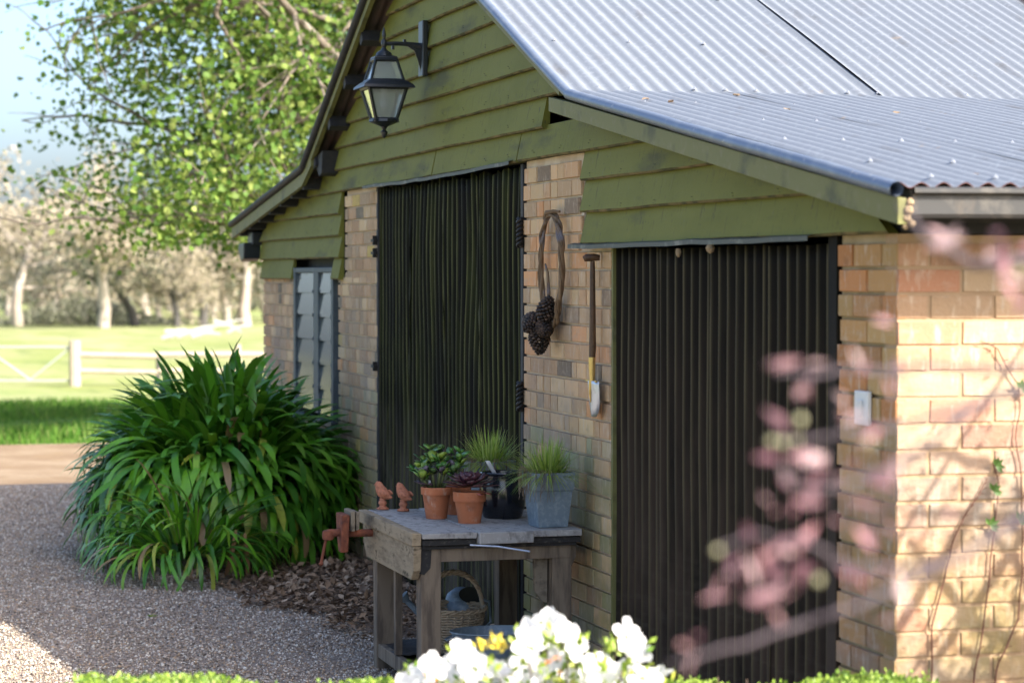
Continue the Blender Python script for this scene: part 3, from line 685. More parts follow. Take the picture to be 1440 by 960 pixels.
# ================================================================== FIXED TO THE WALL
# wall lantern
LX, LZ = -6.445, 3.26
lan = thing('wall_lantern', 'black wall lantern with glass panes on a scrolled bracket, on the green gable', 'lantern', (LX, -.05, 3.20))
part('back_plate', MB().box((-6.50, -.068, 3.10), (-6.39, -.035, 3.425)), 'lantern_black', lan, bev=.006)
part('bracket_arm', MB().tube([(LX, -.06, 3.31), (LX, -.12, 3.322), (LX, -.2, 3.325), (LX, -.30, 3.322)], [.022, .014, .012, .012], 8)
     .prism([(LX-.008, -.068, 3.31), (LX-.008, -.16, 3.318), (LX-.008, -.105, 3.285), (LX-.008, -.085, 3.23), (LX-.008, -.07, 3.18), (LX-.008, -.068, 3.16)], (.016, 0, 0))
     .box((LX-.01, -.17, 3.33), (LX+.01, -.155, 3.35)).box((LX-.01, -.24, 3.29), (LX+.01, -.225, 3.315)), 'lantern_black', lan, True)
ly = -.285; cx = LX
def sqp(z, h): return [(cx-h, ly-h, z), (cx+h, ly-h, z), (cx+h, ly+h, z), (cx-h, ly+h, z)]
part('finial', MB().lathe([(.001, 3.42), (.008, 3.395), (.013, 3.37), (.008, 3.35), (.017, 3.335), (.017, 3.31), (.011, 3.30), (.02, 3.285), (.045, 3.268), (.05, 3.25)], (cx, ly, 0), 12), 'lantern_black', lan, True)
fr = MB()
def post4(za, ha, zb, hb, r):
    for a, b in zip(sqp(za, ha), sqp(zb, hb)): fr.tube([a, b], r, 5)
def ring(z, h, r):
    q = sqp(z, h)
    for i in range(4): fr.tube([q[i], q[(i+1) % 4]], r, 5)
fr.lathe([(.03, 3.262), (.09, 3.245), (.098, 3.235), (.088, 3.225)], (cx, ly, 0), 4, phase=math.pi/4)
post4(3.235, .060, 3.105, .096, .0085); ring(3.225, .062, .010); ring(3.105, .096, .010)
fr.lathe([(.125, 3.115), (.165, 3.10), (.205, 3.078), (.215, 3.062), (.205, 3.060), (.165, 3.082), (.13, 3.085)], (cx, ly, 0), 4, phase=math.pi/4)
for q in range(4):
    a, b = sqp(3.068, .108)[q], sqp(3.068, .108)[(q+1) % 4]
    for k in range(11):
        p = Vector(a).lerp(Vector(b), (k+.5)/11); fr.lathe([(.002, -.018), (.010, -.008), (.010, .01)], p, 5, cap0=True)
post4(3.07, .112, 2.885, .062, .011); ring(3.065, .112, .013); ring(2.88, .062, .014)
fr.lathe([(.088, 2.885), (.09, 2.87), (.05, 2.855), (.02, 2.842), (.010, 2.825), (.022, 2.812), (.016, 2.79), (.003, 2.775)], (cx, ly, 0), 12)
fr.lathe([(.001, 2.883), (.085, 2.883)], (cx, ly, 0), 4, phase=math.pi/4)
part('frame', fr, 'lantern_black', lan)
for za, ha, zb, hb in ((3.22, .058, 3.11, .092), (3.058, .108, 2.89, .062)):
    A, B = sqp(za, ha), sqp(zb, hb)
    for i in range(4):
        j = (i+1) % 4; part('glass_pane', MB().add([A[i], A[j], B[j], B[i]], [(0,1,2,3)]), 'lantern_glass', lan)
part('lamp_holder', MB().lathe([(.018, 3.09), (.02, 3.03), (.016, 3.01)], (cx, ly, 0), 10, cap0=True, cap1=True).lathe([(.012, 3.01), (.026, 2.985), (.022, 2.955), (.005, 2.945)], (cx, ly, 0), 10, cap1=True), 'white_plastic', lan, True)

for o in lan.children:
    if not o.name.startswith('back_plate'): o.location.z -= .035
fl = thing('flood_light', 'small dark floodlight under the far left eave corner', 'floodlight', (-12.35, -.05, 2.1))
part('mount', MB().box((-12.42, -.10, 2.19), (-12.20, .0, 2.30)), 'flood_black', fl, bev=.01)
part('housing', MB().prism([(-12.50, -.16, 2.20), (-12.24, -.16, 2.21), (-12.26, -.16, 2.08), (-12.40, -.16, 2.055), (-12.55, -.16, 2.16)], (0, .14, 0)), 'flood_black', fl, bev=.01)
part('lens', MB().box((-12.52, -.15, 2.10), (-12.44, -.03, 2.105), rot=Matrix.Rotation(.6, 3, 'Y')), 'lantern_glass', fl)

sw = thing('light_switch', 'small white switch plate on the corner brick pier', 'switch', (-.245, -.01, 1.5))
part('switch_plate', MB().box((-.300, -.022, 1.442), (-.188, -.006, 1.557)), 'white_plastic', sw, bev=.004)
part('rocker', MB().box((-.262, -.030, 1.472), (-.226, -.0225, 1.527), rot=Matrix.Rotation(.08, 3, 'X')), 'white_plastic', sw, bev=.002)

# vine loop with pine cones
wr = thing('pine_cone_wreath', 'loop of twisted vine stems with dark pine cones hung on the brick pier', 'wreath', (-3.87, -.03, 2.24))
wc = Vector((-3.845, -.045, 1.965))
def loop(ph, wx, wz, dep, r, n=60, seed=0):
    pts = []
    for i in range(n+1):
        a = 2*math.pi*i/n; 
        x = wc.x+.175*math.sin(a)*(1+.15*math.cos(a))+wx*math.cos(5*a+ph); z = wc.z+.275*math.cos(a)+wz*math.sin(5*a+ph)*.5
        y = wc.y+dep*math.sin(5*a+ph)+.006*noise.noise((a*2, seed, 0)); x += .018*noise.noise((a*2.5, seed, 4))
        pts.append((x, y, z))
    return MB().tube(pts, [r*(1+.25*noise.noise((i*.5, seed, 1))) for i in range(n+1)], 7)
for i, (ph, r) in enumerate(((0, .0095), (2.1, .0085), (4.2, .0075), (1.0, .005))):
    part('vine_stem', loop(ph, .012, .010, .008, r, seed=i*7.1), 'vine_wood', wr, True)
part('vine_stem', MB().tube([(-3.93, -.05, 2.22), (-3.87, -.06, 2.248), (-3.80, -.05, 2.252), (-3.75, -.03, 2.25)], [.012, .012, .010, .006], 7), 'vine_wood', wr, True)
part('vine_stem', MB().tube([(-3.86, -.06, 1.73), (-3.80, -.07, 1.86), (-3.82, -.07, 1.96), (-3.86, -.07, 2.0)], [.010, .009, .007, .005], 7), 'vine_wood', wr, True)
def pine_cone(c, ax, L, r):
    ax = Vector(ax).normalized(); q = ax.to_track_quat('Z', 'Y').to_matrix(); n = 110
    A = []; T = []
    for i in range(n):
        t = (i+.5)/n; a = i*2.39996; rad = r*(math.sin(math.pi*(.12+.80*t))**.8)
        z = (t-.5)*L; up = .9-1.7*t*.6
        d = Vector((math.cos(a), math.sin(a), 0)); o = (d*1.0+Vector((0, 0, .15-.5*t))).normalized()
        s = Vector((-math.sin(a), math.cos(a), 0)); nn = o.cross(s)
        Mx = Matrix((( o.x, s.x, nn.x), (o.y, s.y, nn.y), (o.z, s.z, nn.z))) @ Matrix.Diagonal((rad*.75, .024*(.6+.4*math.sin(math.pi*t)), .02))
        A.append(np.array(q @ Mx)); T.append(np.array(Vector(c)+q @ (d*rad*.25+Vector((0, 0, z)))))
    tv = [(0,-.3,0), (.9,-.5,0), (1.05,0,.15), (.9,.5,0), (0,.3,0), (.95,0,-.6)]; tf = [(0,1,2), (0,2,4), (4,2,3), (0,5,1), (0,4,5), (4,3,5), (1,5,2), (2,5,3)]
    me = inst_mesh('pine_cone', tv, tf, np.array(A), np.array(T)-np.array(wr.location), 'cone_brown')
    return link('pine_cone', me, wr)
for c, ax, L, r in (((-4.06, -.085, 1.715), (-.75, .1, .05), .15, .062), ((-3.84, -.08, 1.785), (.35, .1, .7), .15, .055), ((-3.93, -.09, 1.635), (.15, 0, -1), .16, .060), ((-3.95, -.12, 1.71), (.2, -.8, -.5), .12, .055), ((-3.86, -.085, 1.69), (.7, -.1, -.3), .13, .05)):
    pine_cone((c[0]+.04, c[1], c[2]), ax, L*.93, r*.92)

# shovel
SX = -3.168
sh = thing('hand_spade', 'old spade with dark wooden shaft and small steel blade hung on the bricks', 'spade', (SX, -.05, 1.3))
part('grip', MB().tube([(SX-.008, -.090, 2.020), (SX-.004, -.078, 2.026), (SX, -.045, 2.028), (SX+.006, -.018, 2.026)], [.013, .018, .018, .013], 10), 'spade_wood', sh, True)
part('shaft', MB().tube([(SX, -.05, 2.01), (SX, -.05, 1.97), (SX+.002, -.05, 1.8), (SX+.002, -.05, 1.62), (SX, -.052, 1.56)], [.011, .0125, .014, .0165, .0145], 12), 'spade_wood', sh, True)
part('ferrule', MB().tube([(SX, -.052, 1.575), (SX, -.052, 1.53), (SX, -.05, 1.44)], [.0165, .0155, .010], 12), 'brass', sh, True)
part('tread', MB().box((SX-.10, -.052, 1.463), (SX+.06, -.045, 1.47)), 'brass', sh)
rows = []
for i in range(11):
    t = i/10; z = 1.468-.165*t; w = .080*(1-.04*t)*math.sqrt(max(0, 1-max(0, (t-.35)/.66)**2.2)) if t > .35 else .080
    rows.append([Vector((SX+w*u-.012, -.06+.018*u*u+.010*t, z)) for u in (-1, -.6, -.2, .2, .6, 1)])
o = part('blade', MB().grid(rows), 'spade_steel', sh, True); o.modifiers.new('s', 'SOLIDIFY').thickness = .002
part('socket', MB().tube([(SX-.004, -.056, 1.47), (SX-.006, -.058, 1.41), (SX-.01, -.056, 1.37)], [.010, .008, .002], 8), 'brass', sh, True)

# ================================================================== THE WORKBENCH
BX0, BX1, BY0, BY1, BT = -4.375, -3.21, -.882, -.085, .79
wb = thing('workbench', 'weathered timber workbench with a rusty vise standing against the shed', 'workbench', (-3.8, -.5, 0))
part('top_board', MB().box((BX0, BY0, BT-.058), (BX1-.01, BY0+.045, BT+.002), .002), 'tan_wood', wb, bev=.004)
part('top_board', MB().box((BX0+.01, BY0+.049, BT-.026), (BX1+.005, BY0+.30, BT), .002), 'bench_top', wb, bev=.003)
part('top_board', MB().box((BX0+.0, BY0+.304, BT-.052), (BX1+.035, BY0+.56, BT+.003), .002), 'bench_top', wb, bev=.006)
part('top_board', MB().box((BX0+.02, BY0+.564, BT-.030), (BX1-.005, BY1, BT-.001), .002), 'bench_top', wb, bev=.003)
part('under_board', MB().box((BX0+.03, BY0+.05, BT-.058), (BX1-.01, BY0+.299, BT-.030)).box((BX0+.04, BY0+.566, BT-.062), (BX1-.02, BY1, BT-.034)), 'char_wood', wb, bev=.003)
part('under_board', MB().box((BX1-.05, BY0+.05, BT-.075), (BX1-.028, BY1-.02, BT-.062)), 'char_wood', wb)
part('apron', MB().prism([(BX0+.06, BY0+.012, BT-.060), (BX1-.015, BY0+.012, BT-.060), (BX1-.03, BY0+.012, BT-.17), (BX1-.075, BY0+.012, BT-.215), (BX0+.14, BY0+.012, BT-.215), (BX0+.07, BY0+.012, BT-.15)], (0, .035, 0)), 'tan_wood', wb, bev=.003)
part('apron', MB().box((BX1-.075, BY0+.05, BT-.135), (BX1-.045, BY1-.04, BT-.066)), 'leg_wood', wb, bev=.003)
part('apron', MB().box((BX0+.05, BY1-.05, BT-.16), (BX1-.08, BY1-.02, BT-.066)), 'leg_wood', wb, bev=.003)
part('apron', MB().box((BX0+.08, BY0+.05, BT-.16), (BX0+.11, BY1-.05, BT-.066)), 'leg_wood', wb, bev=.003)
for (x, y) in ((BX1-.09, BY0+.05), (BX0+.16, BY0+.05), (BX1-.09, BY1-.13), (BX0+.16, BY1-.13)):
    part('leg', MB().box((x-.045, y, 0.03), (x+.045, y+.095, BT-.066), .003), 'leg_wood', wb, bev=.004)
part('post', MB().box((-3.80, BY0+.05, .158), (-3.765, BY0+.085, BT-.2), .002), 'leg_wood', wb, bev=.003)
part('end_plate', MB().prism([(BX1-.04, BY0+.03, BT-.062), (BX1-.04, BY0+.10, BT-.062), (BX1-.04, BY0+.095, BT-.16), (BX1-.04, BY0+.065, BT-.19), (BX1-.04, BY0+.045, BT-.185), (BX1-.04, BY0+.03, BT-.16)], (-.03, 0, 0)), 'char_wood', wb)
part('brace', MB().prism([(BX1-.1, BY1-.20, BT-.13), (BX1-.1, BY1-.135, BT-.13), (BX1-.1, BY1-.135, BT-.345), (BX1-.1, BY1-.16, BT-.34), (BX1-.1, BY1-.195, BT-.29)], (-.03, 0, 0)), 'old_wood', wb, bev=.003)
part('brace', MB().prism([(BX1-.06, BY1-.05, BT-.062), (BX1-.06, BY1-.012, BT-.066), (BX1-.06, BY1-.010, BT-.13), (BX1-.06, BY1-.03, BT-.175), (BX1-.06, BY1-.05, BT-.19)], (-.04, 0, 0)), 'leg_wood', wb, bev=.003)
part('rail', MB().box((BX0+.207, BY0+.055, .085), (BX1-.137, BY0+.088, .155), .002), 'leg_wood', wb, bev=.004)
part('rail', MB().box((BX0+.12, BY1-.06, .05), (BX1-.06, BY1-.03, .12), .003), 'leg_wood', wb, bev=.004)
for i in range(5):
    x = BX0+.15+i*.2
    part('shelf_board', MB().box((x, BY0+.06, .10), (x+.185, BY1-.05, .125), .004), 'old_wood', wb, bev=.003)
vs = part('vise', MB().tube([(-4.10, BY0+.06, .705), (-4.10, BY0-.04, .705), (-4.10, BY0-.12, .705)], .019, 10), 'rust', wb, True)
part('vise_jaw', MB().prism([(-4.19, BY0-.112, .80), (-4.03, BY0-.112, .80), (-4.05, BY0-.112, .70), (-4.07, BY0-.112, .615), (-4.13, BY0-.112, .615), (-4.17, BY0-.112, .70)], (0, -.038, 0)), 'rust', vs, bev=.006)
part('jaw_pad', MB().box((-4.19, BY0-.110, .72), (-4.03, BY0-.088, .818), .003), 'old_wood', vs, bev=.003)
part('jaw_pad', MB().box((-4.18, BY0-.083, .725), (-4.04, BY0-.062, .812), .003), 'old_wood', vs, bev=.003)
part('screw_boss', MB().tube([(-4.10, BY0-.13, .715), (-4.10, BY0-.165, .71), (-4.10, BY0-.20, .705)], [.026, .018, .024], 10).lathe([(.0, .028), (.026, .02), (.030, 0), (.026, -.022), (.0, -.028)], (-4.10, BY0-.205, .70), 10), 'rust', vs, True)
part('vise_handle', MB().tube([(-4.10, BY0-.207, .71), (-4.11, BY0-.222, .64), (-4.12, BY0-.235, .565)], .0075, 8).lathe([(.0, .012), (.013, 0), (.0, -.014)], (-4.12, BY0-.236, .56), 8), 'rust', vs, True)
tag(part('metal_rod', MB().tube([on_z(661, 766, .735), Vector(on_z(700, 768, .73)), Vector(on_z(745, 775, .72))], [.004, .0045, .004], 6), 'spade_steel', None, True), 'thin bright metal strip wedged under the bench top', 'metal strip')

# things on the bench --------------------------------------------------
def pot(root, h, rb, rt, m='terracotta', rim=.035):
    mb = MB(); mb.lathe([(.0, .0), (rb, 0), (rt*.9, h-rim), (rt*.905, h-rim-.001), (rt, h-rim), (rt*1.02, h-.004), (rt*1.0, h), (rt*.90, h), (rt*.86, h-.02)], (0, 0, 0), 28)
    o = link('pot', mb.mesh('pot', m, True), root); autosmooth(o.data, 30)
    s = MB().lathe([(.0, h-.012), (rt*.5, h-.008), (rt*.885, h-.014)], n=20); link('soil', s.mesh('soil', 'soil', True), root)
jd = thing('jade_plant', 'jade plant with green paddle leaves in a terracotta pot on the bench', 'potted plant', (-3.86, -.610, BT+.001))
pot(jd, .150, .050, .073)
stems = MB(); tips = []
for i in range(13):
    a = i*2.4; l = random.uniform(.10, .19); lean = random.uniform(.15, .75)
    p0 = Vector((.02*math.cos(a), .02*math.sin(a), .135)); p2 = p0+Vector((math.cos(a)*lean, math.sin(a)*lean, 1)).normalized()*l
    p1 = (p0+p2)/2+Vector((math.cos(a), math.sin(a), 0))*.02
    stems.tube([p0, p1, p2], [.008, .006, .004], 6); tips.append((p2, a)); tips.append(((p1+p2)/2+Vector((.01, 0, 0)), a+1))
link('stem', stems.mesh('stem', 'jade_stem', True), jd)
PAD_V = [(0,0,.0), (.35,.22,.05), (.75,.30,.06), (1,.12,.04), (1,-.12,.04), (.75,-.30,.06), (.35,-.22,.05), (.6,0,.035), (.6,0,-.02)]
PAD_F = [(7,i,(i+1) % 7) for i in range(7)]+[(8,(i+1) % 7,i) for i in range(7)]
def orient(d, up, sx, sy=None, sz=None):
    d = Vector(d).normalized(); s = Vector(up).cross(d)
    if s.length < .05: s = Vector((1, 0, 0)).cross(d)
    s.normalize(); u = d.cross(s); sy = sy or sx; sz = sz or sx
    return Matrix(((d.x*sx, s.x*sy, u.x*sz), (d.y*sx, s.y*sy, u.y*sz), (d.z*sx, s.z*sy, u.z*sz)))
def leaf_objs(root, name, tv, tf, m, items, smooth=True, cols=None, kindmesh=None):
    """every leaf an object; items: (loc, matrix3)"""
    mb = MB(); mb.add(tv, tf); me = mb.mesh(name, m, smooth, fix=False)
    for i, (loc, mx) in enumerate(items):
        o = link(name, me if cols is None else me, root); o.matrix_basis = Matrix.Translation(loc) @ mx.to_4x4()
        if cols: o.color = cols[i]
JC = [(.06,.19,.03), (.10,.26,.04), (.22,.34,.05), (.08,.16,.05), (.12,.11,.14), (.14,.28,.05)]
M_('jade_one', (0,0,0), .35, objcol=True, spec=.5)
items = []; cols = []
for p, a in tips:
    for k in range(6):
        b = a+k*1.05+random.random(); el = random.uniform(.1, 1.1)
        d = Vector((math.cos(b)*math.cos(el), math.sin(b)*math.cos(el), math.sin(el)))
        items.append((p+d*.004-Vector((0, 0, .012*(k % 3))), orient(d, (0, 0, 1), random.uniform(.044, .066), random.uniform(.055, .080)))); cols.append((*random.choice(JC), 1))
leaf_objs(jd, 'leaf', PAD_V, PAD_F, 'jade_one', items, cols=cols)
link('plant_label', MB().box((-.035, -.03, .145), (.0, -.027, .18)).mesh('plant_label', 'paper_tag'), jd)
items = []
for k in range(7):
    a = 3.6+k*.35; items.append((Vector((.05*math.cos(a), .05*math.sin(a), .155)), orient((math.cos(a), math.sin(a), .35), (0, 0, 1), .062, .04, .03)))
M_('mauve_leaf', (.12,.075,.12), .4)
leaf_objs(jd, 'mauve_leaf', PAD_V, PAD_F, 'mauve_leaf', items)
sc_ = thing('purple_rosette', 'dark purple rosette succulent in a chipped terracotta pot at the bench front', 'potted plant', (-3.60, -.515, BT+.001))
pot(sc_, .148, .052, .076, rim=.045)
items = []
for k in range(46):
    a = k*2.39996; t = k/46; l = .055+.075*t; el = 1.35-1.3*t**.8
    items.append((Vector((math.cos(a)*.012, math.sin(a)*.012, .165+.018*(1-t))), orient((math.cos(a)*math.cos(el), math.sin(a)*math.cos(el), math.sin(el)), (0, 0, 1), l, l*.85, l*.8)))
M_('purple_one', (.085,.028,.042), .35, (((.20,.09,.10), (60,60,60), .5, .7, .6),), spec=.6)
leaf_objs(sc_, 'leaf', PAD_V, PAD_F, 'purple_one', items)
leaf_objs(sc_, 'pink_leaf', PAD_V, PAD_F, 'pink_leaf', [(Vector((.04, .045, .150)), orient((.8, .6, -.25), (0, 0, 1), .06)), (Vector((.05, .02, .150)), orient((1, .3, -.35), (0, 0, 1), .05))])
pt = thing('terracotta_pot', 'plain terracotta pot half hidden behind the jade plant pot', 'flower pot', (-4.02, -.47, BT+.001)); pot(pt, .14, .050, .070)
# galvanised planters with grass
def planter(name, label, loc, rz, wt, wb_, h, seed):
    r = thing(name, label, 'planter', loc, 'galvanised grass planters on the bench'); r.rotation_euler = (0, 0, rz)
    mb = MB(); k = math.sqrt(2)/2; ph = math.pi/4
    mb.lathe([(.0, .003), (wb_*k, .003), (wb_*k, 0), (wt*.90*k, h-.085), (wt*.955*k, h-.080), (wt*k, h-.004), (wt*k, h), (wt*.94*k, h), (wt*.92*k, h-.03), (0, h-.03)], n=4, phase=ph)
    o = link('metal_box', mb.mesh('metal_box', 'galvanised'), r)
    b = o.modifiers.new('b', 'BEVEL'); b.width = .002; b.segments = 1
    link('soil', MB().box((-wt*.44, -wt*.44, h-.035), (wt*.44, wt*.44, h-.018)).mesh('soil', 'soil'), r)
    rd = random.Random(seed)
    def blades(n, droop, L0, L1, w, seedk, col, m, spread=1.0, bias=(0, 0)):
        out = MB()
        for i in range(n):
            a = rd.uniform(0, 2*math.pi); rr2 = rd.uniform(0, wt*.42); L = rd.uniform(L0, L1); el = rd.uniform(.18, 1.45)
            d = Vector((math.cos(a)*math.cos(el)*spread+bias[0], math.sin(a)*math.cos(el)*spread+bias[1], math.sin(el))).normalized()
            p = Vector((math.cos(a)*rr2, math.sin(a)*rr2, h-.02)); s = Vector((-d.y, d.x, .01)).normalized()*w; seg = 6; rw = []
            for k_ in range(seg+1):
                t = k_/seg; q = p+d*L*t+Vector((0, 0, -droop*L*t*t*(1.1-el*.6))); ww = s*(1-t**2*.95)
                rw.append([q-ww, q+ww])
            out.grid(rw)
        return out
    g = blades(620, .62, .12, .25, .0024, 1, None, None); kind(link('grass_blades', g.mesh('grass_blades', 'grass_blade', False, False), r), 'stuff')
    g = MB()
    for i in range(90):
        a = rd.choice((math.pi*1.05, -math.pi/2, -.3, math.pi*1.4, math.pi*1.4))+rd.gauss(0, .3); x = max(-1, min(1, math.cos(a)*1.5))*wt*.47; y = max(-1, min(1, math.sin(a)*1.5))*wt*.47
        L = rd.uniform(.04, .13); pts = []
        for k_ in range(6):
            t = k_/5; o_ = 1+.18*math.sin(min(1, t*3)*math.pi/2)
            pts.append((x*o_+rd.gauss(0, .003), y*o_+rd.gauss(0, .003), h+.012-L*t*1.15+(.02*math.sin(math.pi*min(1, t*2)))))
        g.tube(pts, .0009, 3, False)
    kind(link('dead_blades', g.mesh('dead_blades', 'dead_blade', False, False), r), 'stuff')
    return r
planter('grass_planter', 'tapered galvanised planter of fine green grass at the wall end of the bench', (-3.37, -.200, BT+.001), R_(3), .196, .142, .252, 5)
planter('grass_planter', 'pale galvanised planter of grass standing behind the black pot', (-4.16, -.265, BT+.001), R_(38), .185, .14, .245, 9)
bk = thing('black_pot', 'glossy black rounded pot with a pale tag between the grass planters', 'pot', (-3.80, -.300, BT+.001))
o = link('pot_body', MB().lathe([(0, .002), (.085, 0), (.094, .01), (.108, .06), (.112, .11), (.108, .17), (.100, .20), (.104, .212), (.108, .216), (.106, .221), (.097, .217), (.095, .19), (0, .185)], n=36).mesh('pot_body', 'glaze_black', True), bk); autosmooth(o.data, 35)
link('soil', MB().lathe([(0, .20), (.05, .203), (.096, .197)], n=20).mesh('soil', 'soil', True), bk)
mb = MB(); rows = [[Vector((-.01+.005*t*6, -.045-.0+.07*0+(-.035+.05*(1-t)), .20+.075*t))+Vector((0, s*.011, 0)) for s in (-1, 0, 1)] for t in (0, .33, .66, 1)]
o = link('plant_label', mb.grid(rows).mesh('plant_label', 'paper_tag', True), bk); o.modifiers.new('s', 'SOLIDIFY').thickness = .0015
# clay birds
def bird(loc, rz, label):
    b = thing('bird_ornament', label, 'bird figurine', loc, 'clay bird ornaments on the bench'); b.rotation_euler = (0, 0, rz)
    link('stand', MB().lathe([(0, 0), (.030, 0), (.031, .007), (.018, .013), (.015, .02), (.022, .030), (.020, .040), (.014, .046), (.018, .054), (0, .06)], n=14).mesh('stand', 'bird_clay', True), b)
    me = MB(); rings = []
    spine = [(-.055, .060, .004), (-.042, .062, .010), (-.030, .066, .018), (-.014, .074, .0265), (.002, .085, .0295), (.013, .099, .0265), (.019, .111, .0225), (.024, .120, .0205), (.032, .124, .0155), (.040, .121, .007), (.050, .117, .001)]
    me.tube([(x, 0, z) for x, z, r in spine], [r for *_, r in spine], 14)
    o = link('body', me.mesh('body', 'bird_clay', True), b); o.scale = (1, .9, 1)
    link('wing', MB().lathe([(0, .0), (.7, .2), (1, .5), (.6, .85), (0, 1)], n=8).mesh('wing', 'bird_clay', True), b).matrix_basis = Matrix.Translation((.004, -.026, .090)) @ Matrix.Rotation(R_(-105), 4, 'Y') @ Matrix.Diagonal((.014, .006, .05, 1))
    link('wing', MB().lathe([(0, .0), (.7, .2), (1, .5), (.6, .85), (0, 1)], n=8).mesh('wing', 'bird_clay', True), b).matrix_basis = Matrix.Translation((.004, .026, .090)) @ Matrix.Rotation(R_(-105), 4, 'Y') @ Matrix.Diagonal((.014, .006, .05, 1))
    for s in (-1, 1): link('eye', MB().lathe([(0, -.002), (.002, 0), (0, .002)], n=6).mesh('eye', 'chain'), b, (.030, s*.0165, .126))
bird((-4.34, -.765, BT+.002), R_(225), 'clay bird ornament nearest the vise corner of the bench')
bird((-4.235, -.685, BT+.002), R_(215), 'clay bird ornament between the other bird and the jade pot')
# under the bench -------------------------------------------------------
SZ = .127
bs = thing('wicker_basket', 'grey wicker basket with a tall hoop handle on the bench shelf', 'basket', (-3.92, -.515, SZ)); bs.scale = (1.12, 1.12, 1.1)
wv = MB(); nr = 17; ns = 26
for k in range(nr):
    z = .006+k*.0115; r = .100+.032*(k/nr)
    pts = []
    for i in range(ns*2+1):
        a = 2*math.pi*i/(ns*2); w = .0045*(1 if (i//1+k) % 2 else -1)
        pts.append(((r+w)*math.cos(a)*1.25, (r+w)*math.sin(a), z+.0015*math.sin(i*1.7)))
    wv.tube(pts, .0052, 5, False)
kind(link('wicker_weave', wv.mesh('wicker_weave', 'wicker', True, False), bs), 'stuff')
stk = MB()
for i in range(ns):
    a = 2*math.pi*i/ns; stk.tube([(.100*math.cos(a)*1.25, .100*math.sin(a), 0), (.134*math.cos(a)*1.25, .134*math.sin(a), .205)], .004, 5)
kind(link('wicker_stakes', stk.mesh('wicker_stakes', 'wicker', True, False), bs), 'stuff')
rm = MB()
for s in (0, 2.1, 4.2): rm.tube([((.136+.006*math.cos(i*.9+s))*math.cos(2*math.pi*i/60)*1.25, (.136+.006*math.cos(i*.9+s))*math.sin(2*math.pi*i/60), .205+.007*math.sin(i*.9+s)) for i in range(61)], .006, 5, False)
link('rim', rm.mesh('rim', 'wicker', True, False), bs)
hd = MB()
for s in (0, 2.1, 4.2): hd.tube([(.012*math.cos(i*.8+s)*.7, -.132*math.cos(math.pi*i/36), .17+.19*math.sin(math.pi*i/36)**.75+.007*math.sin(i*.8+s)) for i in range(37)], .008, 6)
link('handle', hd.mesh('handle', 'wicker', True, False), bs)
wcn = thing('watering_can', 'dull grey metal watering can behind the wicker basket', 'watering can', (-4.12, -.42, SZ))
link('can_body', MB().lathe([(0, 0), (.085, 0), (.085, .20), (.078, .225), (.05, .25)], n=22).mesh('can_body', 'galvanised', True), wcn)
o = link('hood', MB().lathe([(.0, .02), (.05, .012), (.075, -.02), (.078, -.05)], n=20).mesh('hood', 'galvanised', True), wcn, (.01, 0, .262)); o.rotation_euler = (0, .45, 0)
link('can_mouth_shade', MB().lathe([(0, .0), (.056, .0), (.060, .006)], n=20, sq=(.75, 1.1)).mesh('can_mouth_shade', 'room_dark', True), wcn, (.066, .03, .262)).rotation_euler = (0, .95, .2)  # dark disc: shade inside the can's opening put into the colour
o = link('spout', MB().tube([(0, -.06, .04), (-.005, -.16, .12), (-.01, -.27, .235)], [.026, .018, .014], 12).tube([(-.01, -.27, .235), (-.012, -.295, .262)], [.014, .034], 14).mesh('spout', 'galvanised', True), wcn); autosmooth(o.data, 30)
link('can_handle', MB().tube([(0, .08, .06), (0, .15, .12), (0, .14, .22), (0, .05, .25)], .007, 8).mesh('can_handle', 'galvanised', True), wcn)
tb = thing('metal_tub', 'oval galvanised metal tub on the bench shelf beside the basket', 'tub', (-3.57, -.40, SZ))
o = link('tub_body', MB().lathe([(0, .003), (.15, .002), (.155, 0), (.168, .05), (.169, .054), (.171, .056), (.172, .060), (.183, .115), (.187, .119), (.187, .124), (.198, .155), (.205, .158), (.204, .164), (.196, .163), (.15, .008), (0, .006)], n=40, sq=(.75, 1.05)).mesh('tub_body', 'galvanised', True), tb); autosmooth(o.data, 25)
link('tub_handle', MB().tube([(.02, -.20, .145), (.02, -.235, .125), (-.02, -.235, .125), (-.02, -.20, .145)], .004, 6).mesh('tub_handle', 'galvanised', True), tb)
rows = []
for i in range(15):
    rows.append([Vector((-4.28+.036*i, -.82+.03*j, SZ+.006+.018*(1+noise.noise((i*.33, j*.4, 3)))+.02*max(0, noise.noise((i*.7, j*.5, 8))))) for j in range(9)])
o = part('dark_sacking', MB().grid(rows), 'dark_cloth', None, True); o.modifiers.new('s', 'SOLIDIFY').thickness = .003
tag(o, 'crumpled dark sacking on the vise end of the lower shelf', 'cloth')
tag(part('loose_stick', MB().box((-3.55, -.84, .128), (-3.52, -.35, .150), .002, rot=Matrix.Rotation(.5, 3, 'Z')), 'tan_wood', None, bev=.002), 'pale wooden stick lying on the shelf in front of the basket', 'stick')
tag(part('timber_offcut', MB().box((-4.60, -.10, .03), (-4.52, -.05, .62), .004), 'tan_wood', None, bev=.004), 'upright timber offcut leaning on the tall door behind the bench', 'timber')

